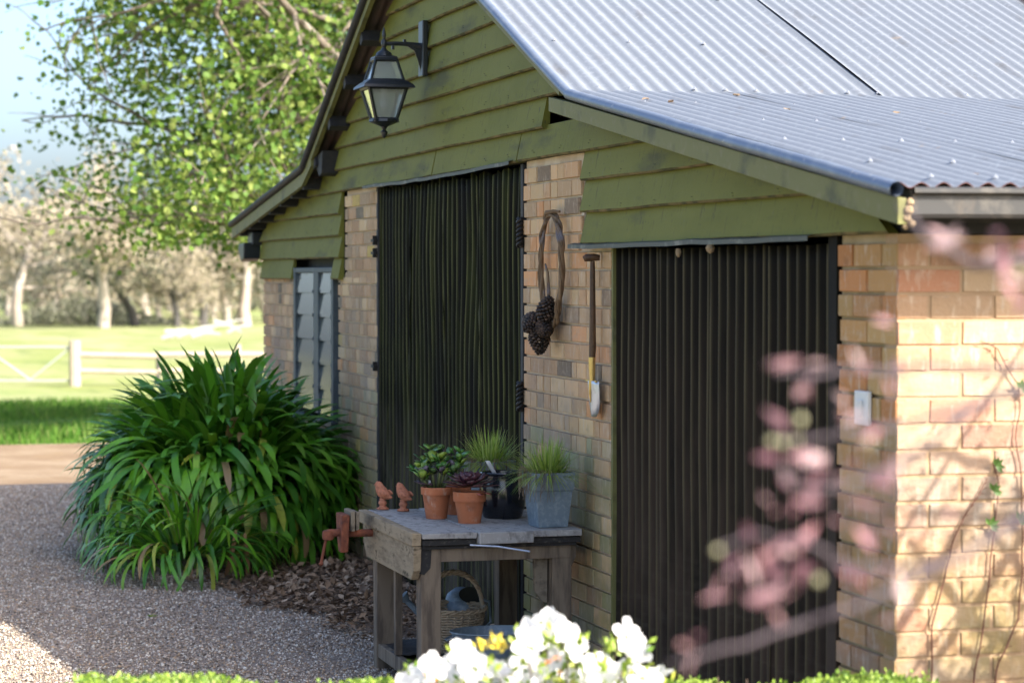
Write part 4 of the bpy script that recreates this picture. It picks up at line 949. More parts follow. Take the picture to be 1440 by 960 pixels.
# ================================================================== STRAP-LEAVED CLUMP
def strap(L, w, bend, seg=10, fold=.25):
    rows = []
    x = 0; z = 0; a = 0
    for i in range(seg+1):
        t = i/seg; ww = w*(.6+.4*math.sin(min(1, t*1.8)*math.pi/2))*(1 if t < .78 else max(.06, math.cos((t-.78)/.22*math.pi/2)**.5))
        rows.append([Vector((x, -ww, z+ww*fold)), Vector((x, 0, z)), Vector((x, ww, z+ww*fold))])
        a = bend*(t**1.25)*1.15; x += L/seg*math.cos(a); z -= L/seg*math.sin(a)
    return MB().grid(rows)
ST = [[strap(1, .0345+.006*k, bd, 10) for k in range(2)] for bd in (.5, 1.1, 1.7, 2.3)]
STM = [[s.mesh('leaf', 'strap_leaf', True, False) for s in r] for r in ST]
LC = [(.16,.40,.02), (.035,.14,.008), (.085,.27,.014), (.14,.37,.020), (.05,.19,.016), (.12,.33,.016), (.24,.44,.03), (.12,.33,.016), (.05,.19,.016), (.085,.27,.014), (.14,.37,.020), (.085,.27,.014), (.035,.14,.008), (.05,.19,.016), (.14,.37,.020), (.35,.40,.05), (.30,.20,.09)]
def clump(name, label, c, rx, ry, hz, N, L0, L1, nobj, seed, wk=1.0, loc=None):
    rd = random.Random(seed); root = thing(name, label, 'plant', (c[0], c[1], 0))
    Ls = []
    for i in range(N):
        a = rd.uniform(0, 2*math.pi); u = rd.uniform(0, 1)**.6; el = math.asin(min(1, (1-u)+.02)) if rd.random() < .75 else rd.uniform(0, 1.45)
        dx, dy, dz = math.cos(a)*math.cos(el), math.sin(a)*math.cos(el), math.sin(el)
        L = rd.uniform(L0, L1)
        # tip lies near a lumpy dome, the leaf starts well inside it
        lump = 1+.13*noise.noise((dx*2.2+seed, dy*2.2, dz*2.2))
        base = Vector((dx*rx*lump, dy*ry*lump, .06+dz*hz*lump))
        inn = Vector((base.x*.60, base.y*.60, base.z*.58+.02))
        d = (Vector((dx, dy, dz*1.0+.55+rd.uniform(-.25, .35)))).normalized()
        bi = min(3, max(0, int((1.42-dz)*2.3+rd.uniform(-.6, 2.0))))
        if dz < .35: inn.z = max(.12, inn.z+rd.uniform(.0, .30)*hz)
        k = rd.randrange(2)
        mx = orient(d, (rd.gauss(0, .22), rd.gauss(0, .22), 1), L, L*wk, L)
        P = Vector((c[0], c[1], 0))+inn+d*L*.6
        s = P.dot(F); 
        vis = (inn.x*.96-inn.y*.27)+.35*inn.z+rd.uniform(0, .25)
        Ls.append((vis, inn, mx, bi, k, rd.choice(LC)))
    Ls.sort(key=lambda t: -t[0]); mass = MB()
    for i, (v_, inn, mx, bi, k, col) in enumerate(Ls):
        if i < nobj:
            o = link('leaf', STM[bi][k], root); o.matrix_basis = Matrix.Translation(inn) @ mx.to_4x4(); o.color = (*col, 1)
        else:
            s = ST[bi][k]; mass.add([inn+mx @ Vector(v) for v in s.v], s.f)
    if mass.v: kind(link('leaf_mass', mass.mesh('leaf_mass', 'strap_mass', True, False), root), 'stuff')
    return root
cl = clump('strap_leaf_clump', 'big mound of arching dark green strap leaves against the far brick pier', (-9.05, -.84), 1.15, .94, 1.42, 2300, .42, .68, 297, 3, 1.05)
clump('strap_leaf_plant', 'lower tuft of narrow strap leaves at the gravel edge of the mound', (-7.95, -1.22), .50, .42, .42, 260, .38, .60, 200, 8, .62)
for p, d in (((-7.75, -.95, .35), (.3, -.2, -1)), ((-7.72, -.90, .33), (.2, .1, -1))):
    o = link('dry_leaf', MB().add(*(lambda s: (s.v, s.f))(ST[1][1])).mesh('dry_leaf', 'dry_leaf', True, False), cl); o.matrix_basis = Matrix.Translation(Vector(p)-cl.location) @ orient(d, (1, 0, 0), .34).to_4x4()
# leaf litter on the ground round the plant
n = 9000; X = rng.normal(-7.0, 1.0, n); Y = -.05-np.abs(rng.normal(0, .55, n)); k = (X > -10) & (X < -4.5) & (Y > -1.22+.24*np.maximum(0, X+7.4)+.10*np.sin(X*5)); X = X[k]; Y = Y[k]; n = len(X)
A = np.array([np.array(orient((rng.normal(), rng.normal(), rng.normal()*.35), (rng.normal()*.3, rng.normal()*.3, 1), s, s*.9, s)) for s in rng.uniform(.02, .075, n)])
lt = inst_mesh('leaf_litter', LEAF_V, LEAF_F, A, np.stack([X, Y, .045+rng.uniform(0, .05, n)*np.exp(-(Y+.4)**2*2)], 1), 'leaf_litter')
tag(kind(link('leaf_litter', lt), 'stuff'), 'brown dead leaves and chips lying between the mound and the bench', 'leaf litter')
mb = MB(); rows = []
for i in range(41):
    x = -10.2+i*.135; yl = -1.12+.24*max(0, x+7.4)+.10*math.sin(x*5); rows.append([Vector((x, y, .027+.055*math.exp(-((y+.3)/.6)**2)*max(0, 1-abs((x+7.6)/2.7)**3)*(1-(y/yl)**4)-.006*(y/yl)**4+.004*noise.noise((x*3, y*3, 0)))) for y in lin_(0, yl, 18)])
M_('mulch', (.12,.08,.05), .95, (((.25,.17,.11), (40,40,40), .45, .6, .8, 3),), bump=((60,60,60), .8, .02))
kind(link('garden_bed', mb.grid(rows).mesh('garden_bed', 'mulch', True)), 'structure')
mb = MB(); rows = [[Vector((x, y, .034+.05*math.exp(-((x-1.2)/1.0)**2)+.01*noise.noise((x*3, y*3, 0)))) for y in lin_(-.9+.1*math.sin(x*3), 7, 40)] for x in lin_(.02, 4.2, 24)]
kind(link('unseen_side_bed', mb.grid(rows).mesh('unseen_side_bed', 'mulch', True)), 'structure')  # unseen dark mulch bed, added to cut bounce light onto the side wall
# small weeds in the gravel
def weed(loc, label, n=16, s=.05):
    A = []; T = []
    for i in range(n):
        a = random.uniform(0, 6.28); A.append(np.array(orient((math.cos(a), math.sin(a), random.uniform(.1, .9)), (0, 0, 1), random.uniform(.5, 1)*s, s*.5, s))); T.append((loc[0]+random.gauss(0, s*.2), loc[1]+random.gauss(0, s*.2), .035))
    o = link('weed', inst_mesh('weed', LEAF_V, LEAF_F, np.array(A), np.array(T), 'azalea_leaf')); o.data.materials[0] = G['grass_blade']; tag(o, label, 'weed')
weed(on_z(492, 846, .03), 'small green weed at the edge of the dead leaves', 22, .07)
weed(on_z(213, 868, .03), 'tiny green weed in the shaded gravel left of centre', 10, .05)

# ================================================================== CREEPER STEMS ON THE SIDE WALL
def creeper(pix, label, leaves):
    pts = [on_x(px, py, .014) for px, py in pix]; fine = []
    for a, b in zip(pts, pts[1:]):
        for i in range(6):
            p = a.lerp(b, i/6); fine.append(p+Vector((0, noise.noise((p.z*9, p.y*5, 1))*.012, 0)))
    fine.append(pts[-1]); r = thing('creeper', label, 'climbing plant', fine[0], 'bare creeper stems on the sunlit wall')
    part('stem', MB().tube(fine, [.0035*(1-.5*i/len(fine)) for i in range(len(fine))], 6), 'creeper_stem', r, True)
    tw = MB()
    for i in range(0, len(fine)-1, 2): tw.tube([fine[i], fine[i]+Vector((.006, random.uniform(-.02, .02), random.uniform(0, .015)))], .0012, 4)
    part('twigs', tw, 'creeper_stem', r)
    for px, py in leaves:
        p = on_x(px, py, .02)
        for k in range(5):
            a = -.4+k*.5+random.uniform(-.2, .2); o = link('leaf', LEAFM, r); o.matrix_basis = Matrix.Translation(p-r.location) @ orient((.25, math.cos(a*1.3), math.sin(a*1.3)-.2), (1, 0, 0), .035, .030, .03).to_4x4()
LEAFM = MB().add(LEAF_V, LEAF_F).mesh('leaf', 'creeper_leaf', False, False)
creeper([(1309, 965), (1312, 880), (1330, 800), (1342, 760), (1355, 725), (1375, 695), (1388, 672)], 'leftmost bare creeper stem, leaning right up the sunlit bricks', [])
creeper([(1368, 975), (1382, 880), (1392, 800), (1402, 720), (1404, 680), (1396, 650)], 'middle creeper stem with a few small leaves on the sunlit bricks', [(1392, 738), (1396, 690), (1400, 655)])
creeper([(1398, 975), (1405, 930), (1432, 870), (1438, 800), (1436, 700), (1430, 600), (1434, 540), (1400, 490), (1378, 480)], 'rightmost creeper stem, reaching highest up the sunlit wall', [(1432, 730), (1436, 545)])

# ================================================================== FOREGROUND HEDGE AND AZALEA
ax = RT.xy.to_3d().normalized(); ay = Vector((F.x, F.y, 0)).normalized()
hc = C+ay*7.0+Vector((0, 0, -1.95)); 
hg = thing('box_hedge', 'clipped bright green box hedge along the front of the picture', 'hedge', (hc.x, hc.y, 0))
n = 42000; u = rng.uniform(-1.30, 1.26, n); v = rng.uniform(-.42, .35, n); top = .728+.018*np.sin(u*5+1.5)+.012*np.sin(u*13+1)
w = np.where(rng.random(n) < .62, top-rng.gamma(1.3, .016, n), top-rng.uniform(0, .72, n)); sidev = w < top-.08
v = np.where(sidev, np.where(rng.random(n) < .5, -.42+rng.gamma(1.2, .015, n), .35-rng.gamma(1.2, .015, n)), v)
w = w+rng.normal(0, .008, n)-.05*np.maximum(0, np.abs(v+.03)/.38-.75)*2
P = np.outer(u, np.array(ax))+np.outer(v, np.array(ay)); P[:, 2] = w; P = P+np.array([0, 0, 0])
Q = rots(n); 
sz = rng.uniform(.011, .020, n); up = np.stack([rng.normal(0, .6, n), rng.normal(0, .6, n), np.abs(rng.normal(.9, .5, n))], 1); up /= np.linalg.norm(up, axis=1)[:, None]
def frames(d, s):
    r = np.cross(d, rng.normal(size=d.shape)); r /= np.linalg.norm(r, axis=1)[:, None]; q = np.cross(d, r)
    return np.stack([d*s[:, None], r*s[:, None], q*s[:, None]], 2)
kind(link('foliage', inst_mesh('foliage', LEAF_V, LEAF_F, frames(up, sz)*np.array([1, 1.4, 1])[None, None, :], P, 'box_leaf'), hg), 'stuff')
st_ = MB()
for i in range(60):
    a = random.uniform(-1.25, 1.2); b = random.uniform(-.3, .25); p = ax*a+ay*b; st_.tube([p, p+Vector((0, 0, .4)), p+Vector((random.uniform(-.05, .05), random.uniform(-.05, .05), .74))], [.006, .004, .002], 5)
kind(link('stems', st_.mesh('stems', 'twig_brown'), hg), 'stuff')
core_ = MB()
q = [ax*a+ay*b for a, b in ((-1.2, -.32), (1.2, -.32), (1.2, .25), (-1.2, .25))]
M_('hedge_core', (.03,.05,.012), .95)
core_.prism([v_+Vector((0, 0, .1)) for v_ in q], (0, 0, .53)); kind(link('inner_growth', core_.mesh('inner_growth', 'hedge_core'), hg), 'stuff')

# azalea: blooms placed as the bush carries them
az = thing('azalea_bush', 'azalea bush covered in large white blooms in front of the bench', 'flowering shrub', tuple((C+ay*6.75+ax*.06).xy)+(0,))
def petal():
    rows = []
    for i in range(6):
        t = i/5; w = .42*math.sin(math.pi*min(.97, .12+t*.80))**.8
        rows.append([Vector((.12+.88*t, w*u_, .30*t-.22*t*t+.10*abs(u_)**2+.05*math.sin(u_*5+t*7))) for u_ in (-1, -.5, 0, .5, 1)])
    return MB().grid(rows)
PM = petal().mesh('petal', 'petal_white', True, False)
SM = MB()
for i in range(5): SM.tube([(0, 0, 0), (.25*math.cos(i*1.25), .25*math.sin(i*1.25), .45), (.34*math.cos(i*1.25), .34*math.sin(i*1.25), .6)], .012, 3)
SMM = SM.mesh('stamens', 'petal_white')
spots = [(745,885),(768,872),(790,880),(738,905),(770,905),(800,900),(815,925),(845,930),(888,905),(896,922),(875,945),(905,950),(925,955),
         (655,918),(640,935),(668,935),(740,938),(880,890),(700,945),(725,950),(760,945),(790,945),(655,950),(625,955),(600,945),(585,955),(610,935),(780,925),(820,950),(850,955),(680,950),(745,958),(572,965),(645,968),(700,968),(770,966),(830,970),(880,972)]
rd = random.Random(11); stemb = MB(); root0 = Vector((az.location.x, az.location.y, 0)); bl_pts = []
for i, (px, py) in enumerate(spots):
    D = 6.75+rd.uniform(-.22, .14); p = at_d(px+rd.uniform(-4, 4), py+4, D); bl_pts.append(p)
    f = link('flower', SMM, az); nd = (Vector((rd.gauss(0, .5), rd.gauss(0, .5), .55))-F*.75+RT*rd.gauss(0, .3)).normalized()
    sc = rd.uniform(.044, .056); f.matrix_basis = Matrix.Translation(p-root0) @ nd.to_track_quat('Z', 'Y').to_matrix().to_4x4() @ Matrix.Rotation(rd.uniform(0, 6.28), 4, 'Z') @ Matrix.Scale(sc, 4)
    for k in range(5):
        o = link('petal', PM, f); o.rotation_euler = (rd.uniform(-.3, .3), rd.uniform(-.35, .25), k*1.2566+rd.uniform(-.15, .15)); o.scale = (rd.uniform(.9, 1.1),)*3
    b0 = root0+Vector((rd.uniform(-.15, .15), rd.uniform(-.15, .15), .05)); stemb.tube([b0, b0.lerp(p, .5)+Vector((0, 0, .05)), p-nd*.01], [.007, .004, .0022], 5)
link('stem', stemb.mesh('stem', 'twig_brown', True), az).location = -root0
n = 900; bp = np.array([list(bl_pts[i % len(bl_pts)]-root0) for i in range(n)]); T = bp+rng.normal(0, .028, (n, 3))+np.array([0, 0, -.035]); T += np.array(-ay)[None]*-.03
d = rng.normal(size=(n, 3))+np.array([0, 0, .7]); d /= np.linalg.norm(d, axis=1)[:, None]
kind(link('leaves', inst_mesh('leaves', LEAF_V, LEAF_F, frames(d, rng.uniform(.018, .034, n)), T, 'azalea_leaf'), az), 'stuff')
n = 5000; aa = rng.uniform(0, 6.28, n); rr_ = .42*np.sqrt(rng.random(n)); T = np.stack([rr_*np.cos(aa), rr_*np.sin(aa), rng.uniform(.15, .84, n)], 1)
d = rng.normal(size=(n, 3)); d /= np.linalg.norm(d, axis=1)[:, None]
kind(link('leaves', inst_mesh('leaves', LEAF_V, LEAF_F, frames(d, rng.uniform(.018, .034, n)), T, 'azalea_leaf'), az), 'stuff')
def tuft(px, py, D, m, nm, n_=14, s=.022):
    p = at_d(px, py, D)-root0
    for i in range(n_):
        d_ = Vector((rd.gauss(0, .6), rd.gauss(0, .6), .8)); o = link(nm, TUFT[m], az); o.matrix_basis = Matrix.Translation(p+Vector((rd.gauss(0, .012), rd.gauss(0, .012), rd.gauss(0, .012)))) @ orient(d_, (rd.random(), rd.random(), 0), s*rd.uniform(.8, 1.4), s*1.2, s).to_4x4()
TUFT = {m: MB().add(LEAF_V, LEAF_F).mesh('leaf', m, False, False) for m in ('bud_yellow', 'bud_orange', 'grass_blade')}
M_('lime_leaf', (.26,.36,.05), .5, transl=.3); TUFT['lime'] = MB().add(LEAF_V, LEAF_F).mesh('leaf', 'lime_leaf', False, False)
for px, py in ((678, 912), (692, 908), (705, 910)): tuft(px, py, 6.6, 'bud_yellow', 'new_leaf', 12)
for px, py in ((772, 906), (815, 905), (858, 915), (845, 940), (765, 945), (690, 945)): tuft(px, py, 6.5, 'lime', 'leaf', 11, .026)
for px, py in ((780, 932), (905, 950), (605, 958)): tuft(px, py, 6.45, 'bud_orange', 'bud', 7, .016)

# ================================================================== PURPLE-LEAVED TREE TO THE RIGHT
pl = thing('plum_tree', 'purple-leaved tree whose out-of-focus pink leafy branches reach in from the right', 'tree', (3.3, .6, 0))
tk = MB().tube([(3.3, .6, 0), (3.34, .55, .5), (3.36, .5, 1.0)], [.07, .06, .05], 10)
br = MB(); lp = []
def limb(pts, r0, r1, twigs=True):
    pts = [Vector(p) for p in pts]; fine = []
    for a, b in zip(pts, pts[1:]):
        for i in range(5): fine.append(a.lerp(b, i/5)+Vector((noise.noise((a.x+i, b.y, 1)), noise.noise((a.y, b.x+i, 5)), noise.noise((i, a.z, b.z))))*.012)
    fine.append(pts[-1]); br.tube(fine, [r0+(r1-r0)*i/(len(fine)-1) for i in range(len(fine))], 7); return fine
hub = Vector((3.36, .5, 1.0))
def from_px(L, d=None): return [at_d(*q) for q in L]
# limbs that cross the picture, nearer the camera than the shed
f1 = limb([hub, (3.9, -.3, 1.45)]+from_px([(1560, 520, 3.1), (1440, 518, 2.85), (1300, 515, 2.75), (1180, 522, 2.68), (1090, 524, 2.62)]), .008, .0016)
f2 = limb([hub, (3.95, -.4, 1.35)]+from_px([(1520, 520, 3.0), (1400, 560, 2.8), (1300, 590, 2.7), (1200, 605, 2.62), (1078, 622, 2.55)]), .008, .0018)
f3 = limb([hub, (4.0, -.5, 1.15)]+from_px([(1560, 660, 3.0), (1420, 740, 2.8), (1260, 830, 2.65), (1120, 880, 2.6), (940, 935, 2.5)]), .008, .002)
f4 = limb([hub, (3.8, -.2, 1.75)]+from_px([(1640, 330, 3.2), (1440, 365, 2.9), (1370, 372, 2.85), (1300, 330, 2.8), (1265, 285, 2.8)]), .009, .003)
f5 = limb([f3[18], *from_px([(1200, 800, 2.55), (1130, 760, 2.5), (1050, 750, 2.45), (1005, 772, 2.42)])], .004, .0015)
f6 = limb([f2[16], *from_px([(1280, 640, 2.6), (1220, 670, 2.55), (1150, 690, 2.5), (1095, 660, 2.48)])], .004, .0015)
# limbs that shade the sunlit wall
for e in ((1.6, 1.3, 2.5), (1.1, 1.1, 1.9), (1.3, 1.5, 3.0), (.9, 1.0, 1.35), (2.2, 1.9, 3.3), (2.6, -1.0, 2.6), (4.4, .8, 2.8), (3.8, 1.6, 3.0)):
    m_ = hub.lerp(Vector(e), .5)+Vector((0, 0, .15)); ff = limb([hub, m_, e], .026, .006); lp += [(p, .10, 6) for p in ff[4:] if (p-C).dot(RT)/(p-C).dot(F) > .24]
for k in range(38):
    yw = rd.uniform(.03, .6); zw = rd.uniform(.02, 1.4); t = rd.uniform(1.5, 2.6); e = Vector((0, yw, zw))+SUN*t
    t2 = t+rd.uniform(-.25, .3); e0 = Vector((0, yw+rd.uniform(.25, .6), zw+rd.uniform(-.45, .1)))+SUN*t2
    ff = limb([hub, e0, e], .026, .011); lp += [(p, .09, 13) for p in ff[6:]]
for px, py, D, rr2, n_ in ((1105,655,2.5,.025,5),(1140,690,2.5,.03,6),(1100,700,2.45,.02,5),(1160,655,2.5,.02,5),(1215,610,2.6,.025,5),(1225,665,2.55,.03,5),(1240,710,2.6,.03,5),(1245,760,2.6,.025,4),(1215,740,2.6,.02,4),
                    (1070,800,2.45,.025,6),(1050,830,2.45,.025,5),(1090,830,2.45,.02,5),(1075,780,2.45,.02,4),(1110,810,2.5,.02,4),(1150,820,2.5,.02,3),(980,900,2.5,.015,4),(1245,850,2.6,.03,5),(1265,680,2.6,.03,4),
                    (1310,350,2.8,.015,4),(1375,355,2.85,.03,7),(1350,345,2.85,.02,4),(1430,370,2.85,.03,6),(1090,522,2.6,.010,3),(1125,525,2.6,.010,2),(1150,528,2.6,.010,3),(1190,515,2.65,.015,3),(1215,520,2.7,.02,3),(1240,480,2.7,.02,3),(1300,505,2.7,.02,3),(1190,630,2.55,.02,3)):
    lp.append((at_d(px, py, D), rr2*.8, max(2, int(n_*.9))))
link('trunk', tk.mesh('trunk', 'plum_bark', True), pl).location = -pl.location
link('branches', br.mesh('branches', 'plum_bark', True), pl).location = -pl.location
A = []; T = []
for p, r, n_ in lp:
    for i in range(n_):
        d_ = Vector((rd.gauss(0, 1), rd.gauss(0, 1), rd.gauss(0, .8))).normalized(); s_ = rd.uniform(.020, .050)
        A.append(np.array(orient(d_, (rd.gauss(0, 1), rd.gauss(0, 1), 1), s_, s_*.6, s_))); T.append(list(Vector(p)+Vector((rd.gauss(0, r), rd.gauss(0, r), rd.gauss(0, r)))-pl.location))
kind(link('leaves', inst_mesh('leaves', LEAF_V, LEAF_F, np.array(A), np.array(T), 'plum_leaf'), pl), 'stuff')
BUD = MB().lathe([(0, -1), (.7, -.6), (1, 0), (.7, .6), (0, 1)], n=8).mesh('bud', 'bud_pale', True)
for px, py, D, s_ in ((1432, 382, 2.7, .008), (1222, 622, 2.5, .007), (1150, 815, 2.45, .008), (1125, 590, 2.5, .009), (1085, 620, 2.5, .007), (1100, 622, 2.5, .007), (1120, 620, 2.5, .006), (1009, 774, 2.42, .007)):
    s_ *= .62; o = link('bud', BUD, pl, at_d(px, py, D)-pl.location); o.scale = (s_, s_, s_)

# ================================================================== THE LEAFY TREE BEHIND THE SHED
tr = thing('plane_tree', 'large spreading green tree with sunlit leaves behind the shed', 'tree', (-21.9, 4.3, 0))
tb_ = MB(); rd = random.Random(21); TP = Vector((-21.9, 4.3, 0)); hubt = TP+Vector((0, 0, 2.4))
tb_.tube([TP, TP+Vector((.05, 0, 1.2)), hubt, hubt+Vector((.1, .1, 2.5)), hubt+Vector((.2, 0, 5.5))], [.34, .28, .25, .17, .05], 12)
limbs = []; 
def grow(p, d, L, r, depth):
    pts = [p]; q = p; n_ = 6
    for i in range(n_):
        d = (d+Vector((rd.gauss(0, .16), rd.gauss(0, .16), rd.gauss(0, .12)-(.05 if depth else -.02)))).normalized(); d.z = max(d.z, .12) if q.z < 2.6 else d.z; q = q+d*L/n_; pts.append(q)
    tb_.tube(pts, [r*(1-.75*i/n_) for i in range(n_+1)], 6 if depth else 8)
    if depth < 2:
        for k in range(6 if depth == 0 else 5):
            i = rd.randrange(2, n_+1); sd = Vector((rd.gauss(0, 1), rd.gauss(0, 1), rd.gauss(0, .6))).normalized()
            grow(pts[i], (d*.7+sd*.8).normalized(), L*rd.uniform(.34, .52), r*.38, depth+1)
    if depth: limbs.append(pts)
for k in range(15):
    a = k*2.39996+.4; el = .12+.9*(k % 5)/5
    grow(hubt+Vector((0, 0, .25*(k//2)))+Vector((.05*k*.2, 0, 0)), Vector((math.cos(a)*math.cos(el), math.sin(a)*math.cos(el), math.sin(el))), rd.uniform(3.8, 5.0), .09, 0)
lo = -RT.xy.to_3d()     # screen-left direction: the side that the picture shows
for k in range(12):
    el = -.12+.09*k; sd = (lo+ay*rd.uniform(-.7, .5)).normalized()
    grow(hubt+Vector((0, 0, .22*k)), Vector((sd.x*math.cos(el), sd.y*math.cos(el), math.sin(el))), rd.uniform(3.3, 4.5), .08, 0)
link('trunk', tb_.mesh('trunk', 'bark_grey', True, False), tr).location = -TP
A = []; T = []; cl_c = []
for pts in limbs:
    for p in pts[1:]:
        for k in range(2): cl_c.append(p+Vector((rd.gauss(0, .30), rd.gauss(0, .30), rd.gauss(0, .26))))
cl_c = np.array([list(c) for c in cl_c]); n = 52000
idx = rng.integers(0, len(cl_c), n); T = cl_c[idx]+rng.normal(0, .15, (n, 3))*np.array([1, 1, .8])
tq = T-np.array(C); tl = tq@np.array(ax); td = tq@np.array(ay); edge = -5.9-tl*(30/td)
keep = (T[:, 2] > 2.0+.35*np.sin(T[:, 1]*2)) & (rng.random(n) > np.clip(1+edge/1.6, 0, .97)*.85); T = T[keep]; n = len(T)
d = rng.normal(size=(n, 3)); d[:, 2] -= .5; d /= np.linalg.norm(d, axis=1)[:, None]
kind(link('crown', inst_mesh('crown', MAPLE_V, MAPLE_F, frames(d, rng.uniform(.042, .10, n)), T-np.array(TP), 'plane_leaf'), tr), 'stuff')

# ================================================================== FIELD: FENCE, GATE, FAR TREES
def gz(x): return terr(x)
fx = -45.0
def field_pt(px, D):
    p = C+ay*D+ax*((px-720)/FPX*D); return Vector((p.x, p.y, gz(p.x)))
D0 = 52.0
fe = thing('rail_fence', 'pale timber post and rail fence across the far side of the lawn', 'fence', field_pt(105, D0))
fe0 = fe.location.copy()
def fpart(nm, a, b, r, m='fence_white', box=False):
    part(nm, MB().tube([a, a.lerp(b, .5), b], r, 8), m, fe, True)
posts = [(105, .125, .98), (222, .045, .75), (335, .06, .9), (450, .06, .9), (560, .06, .9)]
for px, r, h in posts:
    p = field_pt(px, D0); fpart('post', p, p+Vector((0, 0, h)), r, 'fence_white' if px != 222 else 'dark_bark')
for a, b in zip(posts, posts[1:]):
    for h1, h2, t in ((.68, .64, .065), (.33, .30, .058)):
        p = field_pt(a[0], D0); q = field_pt(b[0], D0); fpart('rail', p+Vector((0, 0, h1)), q+Vector((0, 0, h2 if a[0] == 105 else h1)), t)
gt = thing('farm_gate', 'pale tubular farm gate with a V brace beside the thick fence post', 'gate', field_pt(40, D0))
gp = lambda px, h: field_pt(px, D0)+Vector((0, 0, h))
for nm, a, b in (('top_rail', gp(-200, .86), gp(98, .84)), ('bottom_rail', gp(-200, .12), gp(98, .12)), ('end_stile', gp(98, .1), gp(98, .86)), ('brace', gp(98, .82), gp(42, .14)), ('brace', gp(42, .14), gp(-20, .80)), ('brace', gp(-20, .80), gp(-100, .14)), ('end_stile', gp(-200, .1), gp(-200, .88))):
    part(nm, MB().tube([a, b], .020, 7), 'gate_pipe', gt, True)
pp = gp(-200, 0); fpart('post', pp, pp+Vector((0, 0, 1.0)), .12)
# far wire fence posts: thin dark pickets
# pale fallen timber in the field
def sticks(D, spots_, label, r=.10):
    o = thing('dead_branches', label, 'branches', field_pt(spots_[0][0], D), 'pale dead timber lying in the field'); mb_ = MB()
    for (x1, h1, x2, h2) in spots_: 
        a, b = field_pt(x1, D)+Vector((0, 0, h1)), field_pt(x2, D)+Vector((0, 0, h2)); part('branch', MB().tube([a, a.lerp(b, .5)+Vector((0, 0, .12)), b], [r, r*.8, r*.4], 7), 'dead_branch', o, True)
sticks(98, [(228, .05, 300, .35), (232, .3, 282, .1), (250, .1, 320, .6), (240, .1, 262, .4), (270, .1, 310, .2)], 'nearer heap of pale dead branches lying in the field', .09)
sticks(110, [(282, .1, 345, .7), (300, .6, 340, .1), (320, .1, 355, .4), (285, .2, 330, .4)], 'farther heap of pale dead branches lying in the field', .09)
# far gum trees
def gum_meshes(seed, h, dead, thick=1):
    rg = random.Random(seed); mb_ = MB(); tips_ = []
    def gr(p, d, L, r, dp):
        pts = [p]; q = p
        for i in range(5):
            d = (d+Vector((rg.gauss(0, .2), rg.gauss(0, .2), rg.gauss(0, .14)))).normalized(); q = q+d*L/5; pts.append(q)
        mb_.tube(pts, [r*(1-.6*i/5) for i in range(6)], 6, False)
        if dp < 3:
            for k in range(4 if dp else 5):
                s = Vector((rg.gauss(0, 1), rg.gauss(0, 1), rg.uniform(-.2, .9))).normalized(); gr(pts[rg.randrange(2, 6)], (d*.4+s).normalized(), L*rg.uniform(.5, .75), r*.45, dp+1)
        if dp >= 2: tips_.extend(pts[1:])
    gr(Vector((0, 0, 0)), Vector((rg.uniform(-.1, .1), rg.uniform(-.1, .1), 1)), h*.48, .034*h*thick, 0)
    me_t = mb_.mesh('trunk', 'gum_bark' if seed % 3 else 'dark_bark', True, False)
    n_ = 3300; c = np.array([list(t) for t in tips_]); T_ = c[rng.integers(0, len(c), n_)]+rng.normal(0, .055*h, (n_, 3))
    d_ = rng.normal(size=(n_, 3)); d_ /= np.linalg.norm(d_, axis=1)[:, None]
    me_c = inst_mesh('crown', LEAF_V, LEAF_F, frames(d_, rng.uniform(.016, .036, n_)*h), T_, 'dry_twig_leaf' if dead else 'gum_leaf')
    return me_t, me_c
GM = [gum_meshes(i+1, 10, i % 2 == 1, (1.2 if i == 3 else .85)) for i in range(6)]
rd = random.Random(5)
# (px, distance, height, kind, dark trunk, crown size)
far = [(25, 150, 10.5, 1, 0), (-20, 160, 11, 3, 0), (55, 175, 9.5, 0, 0), (145, 138, 8.0, 3, 0), (190, 145, 8.5, 2, 1), (225, 165, 8, 1, 0), (248, 142, 6.5, 5, 1), (285, 150, 8.5, 1, 1), (320, 160, 9, 0, 0), (345, 150, 8, 3, 0), (375, 168, 9, 4, 0), (95, 170, 8.0, 4, 0), (120, 185, 8.5, 1, 0), (165, 190, 9, 5, 0),
       (205, 195, 9, 3, 0), (265, 185, 9, 4, 0), (300, 200, 9.5, 5, 0), (335, 190, 9.5, 2, 0), (400, 180, 10, 1, 0), (430, 170, 10, 0, 0), (10, 200, 9, 5, 0), (75, 215, 9, 2, 0), (140, 225, 9.5, 0, 0), (-60, 170, 11, 0, 0), (-110, 180, 10, 1, 0), (470, 180, 10, 3, 0), (520, 175, 10, 5, 0), (240, 230, 10, 1, 0), (180, 240, 10, 4, 0), (50, 245, 10, 3, 0), (310, 240, 11, 1, 0), (370, 235, 11, 5, 0)]
desc = ['grey-green', 'dry twiggy', 'olive', 'bare pale', 'sage', 'brownish']
far = [f for f in far if -30 < f[0] < 410]; far.sort(key=lambda f: f[0])
rowof = lambda D: 'back' if D > 180 else 'middle' if D > 155 else 'front'
ORD = ['first', 'second', 'third', 'fourth', 'fifth', 'sixth', 'seventh', 'eighth', 'ninth', 'tenth', 'eleventh', 'twelfth', 'thirteenth', 'fourteenth', 'fifteenth', 'sixteenth', 'seventeenth', 'eighteenth']; cnt = {}
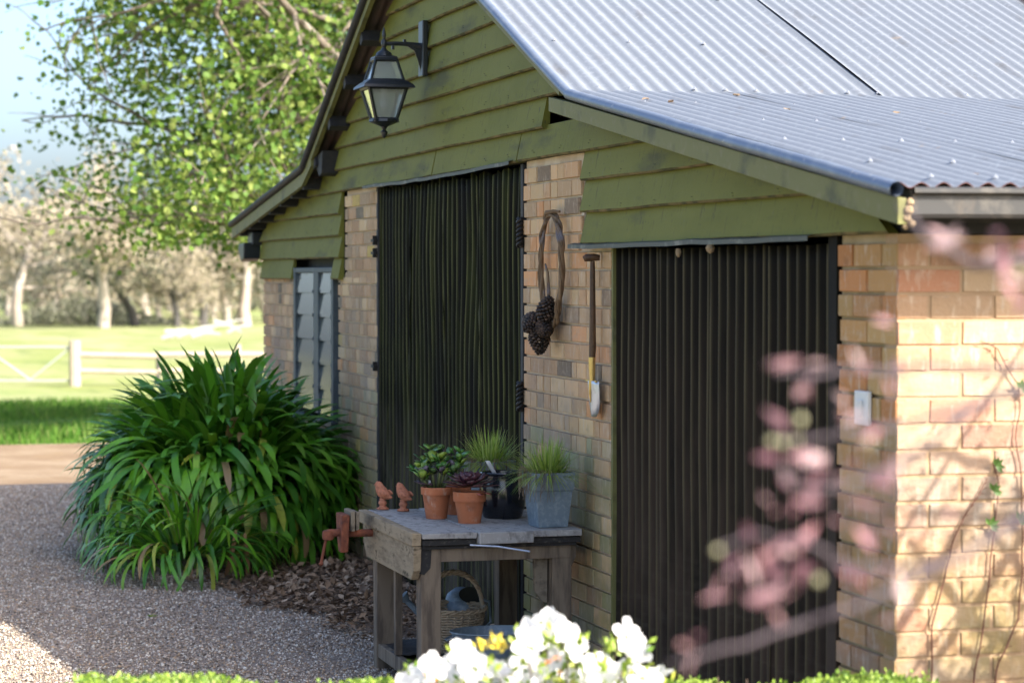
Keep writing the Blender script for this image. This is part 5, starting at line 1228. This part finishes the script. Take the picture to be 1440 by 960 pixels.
for i, (px, D, h, k, dk) in enumerate(far):
    p = field_pt(px, D); side = rowof(D); cnt[side] = cnt.get(side, 0)+1
    lab = {25: 'round grey-green gum at the left edge of the field, pale leaning limbs', 145: 'white-trunked gum standing alone left of the dark trunks', 190: 'gum with a thick dark trunk just right of the white-trunked gum'}.get(px) or f'{desc[k]} gum tree, {ORD[cnt[side]-1]} from the left in the {side} row beyond the field'
    t = thing('gum_tree', lab, 'tree', p, 'gum trees along the paddock')
    t.rotation_euler = (0, 0, rd.uniform(0, 6.28)); t.scale = (h/10*1.22,)*3 if px != 145 else (.95, .95, 1.2)
    o = link('trunk', GM[k][0], t); link('crown', GM[k][1], t)
    o.material_slots[0].link = 'OBJECT'; o.material_slots[0].material = G['dark_bark' if dk else 'gum_bark']
# far scrub that closes the horizon
n = 26000; u = rng.uniform(-420, 420, n); dd = rng.uniform(240, 330, n); hh = rng.beta(1.3, 1.6, n)*(6.5+2.6*np.sin(u*.05)+1.7*np.sin(u*.13+1))
P = np.array([C.x, C.y, 0])+np.outer(dd, np.array(ay))+np.outer(u, np.array(ax)); P[:, 2] = np.array([gz(x) for x in P[:, 0]])+hh
d = rng.normal(size=(n, 3)); d /= np.linalg.norm(d, axis=1)[:, None]
tag(kind(link('scrub', inst_mesh('scrub', LEAF_V, LEAF_F, frames(d, rng.uniform(.8, 2.2, n)), P, 'gum_leaf')), 'stuff'), 'distant grey-green woodland closing the far side of the field', 'woodland')
n = 3000; u = rng.normal(-27, 3.0, n); dd = rng.uniform(150, 156, n); hh = rng.random(n)*1.7*np.exp(-((u+27)/4.0)**2)
P = np.array([C.x, C.y, 0])+np.outer(dd, np.array(ay))+np.outer(u, np.array(ax)); P[:, 2] = np.array([gz(x) for x in P[:, 0]])+hh
d = rng.normal(size=(n, 3)); d /= np.linalg.norm(d, axis=1)[:, None]
tag(link('low_bush', inst_mesh('low_bush', LEAF_V, LEAF_F, frames(d, rng.uniform(.2, .4, n)), P, 'gum_leaf')), 'low dark bush at the foot of the white-trunked gum', 'bush')
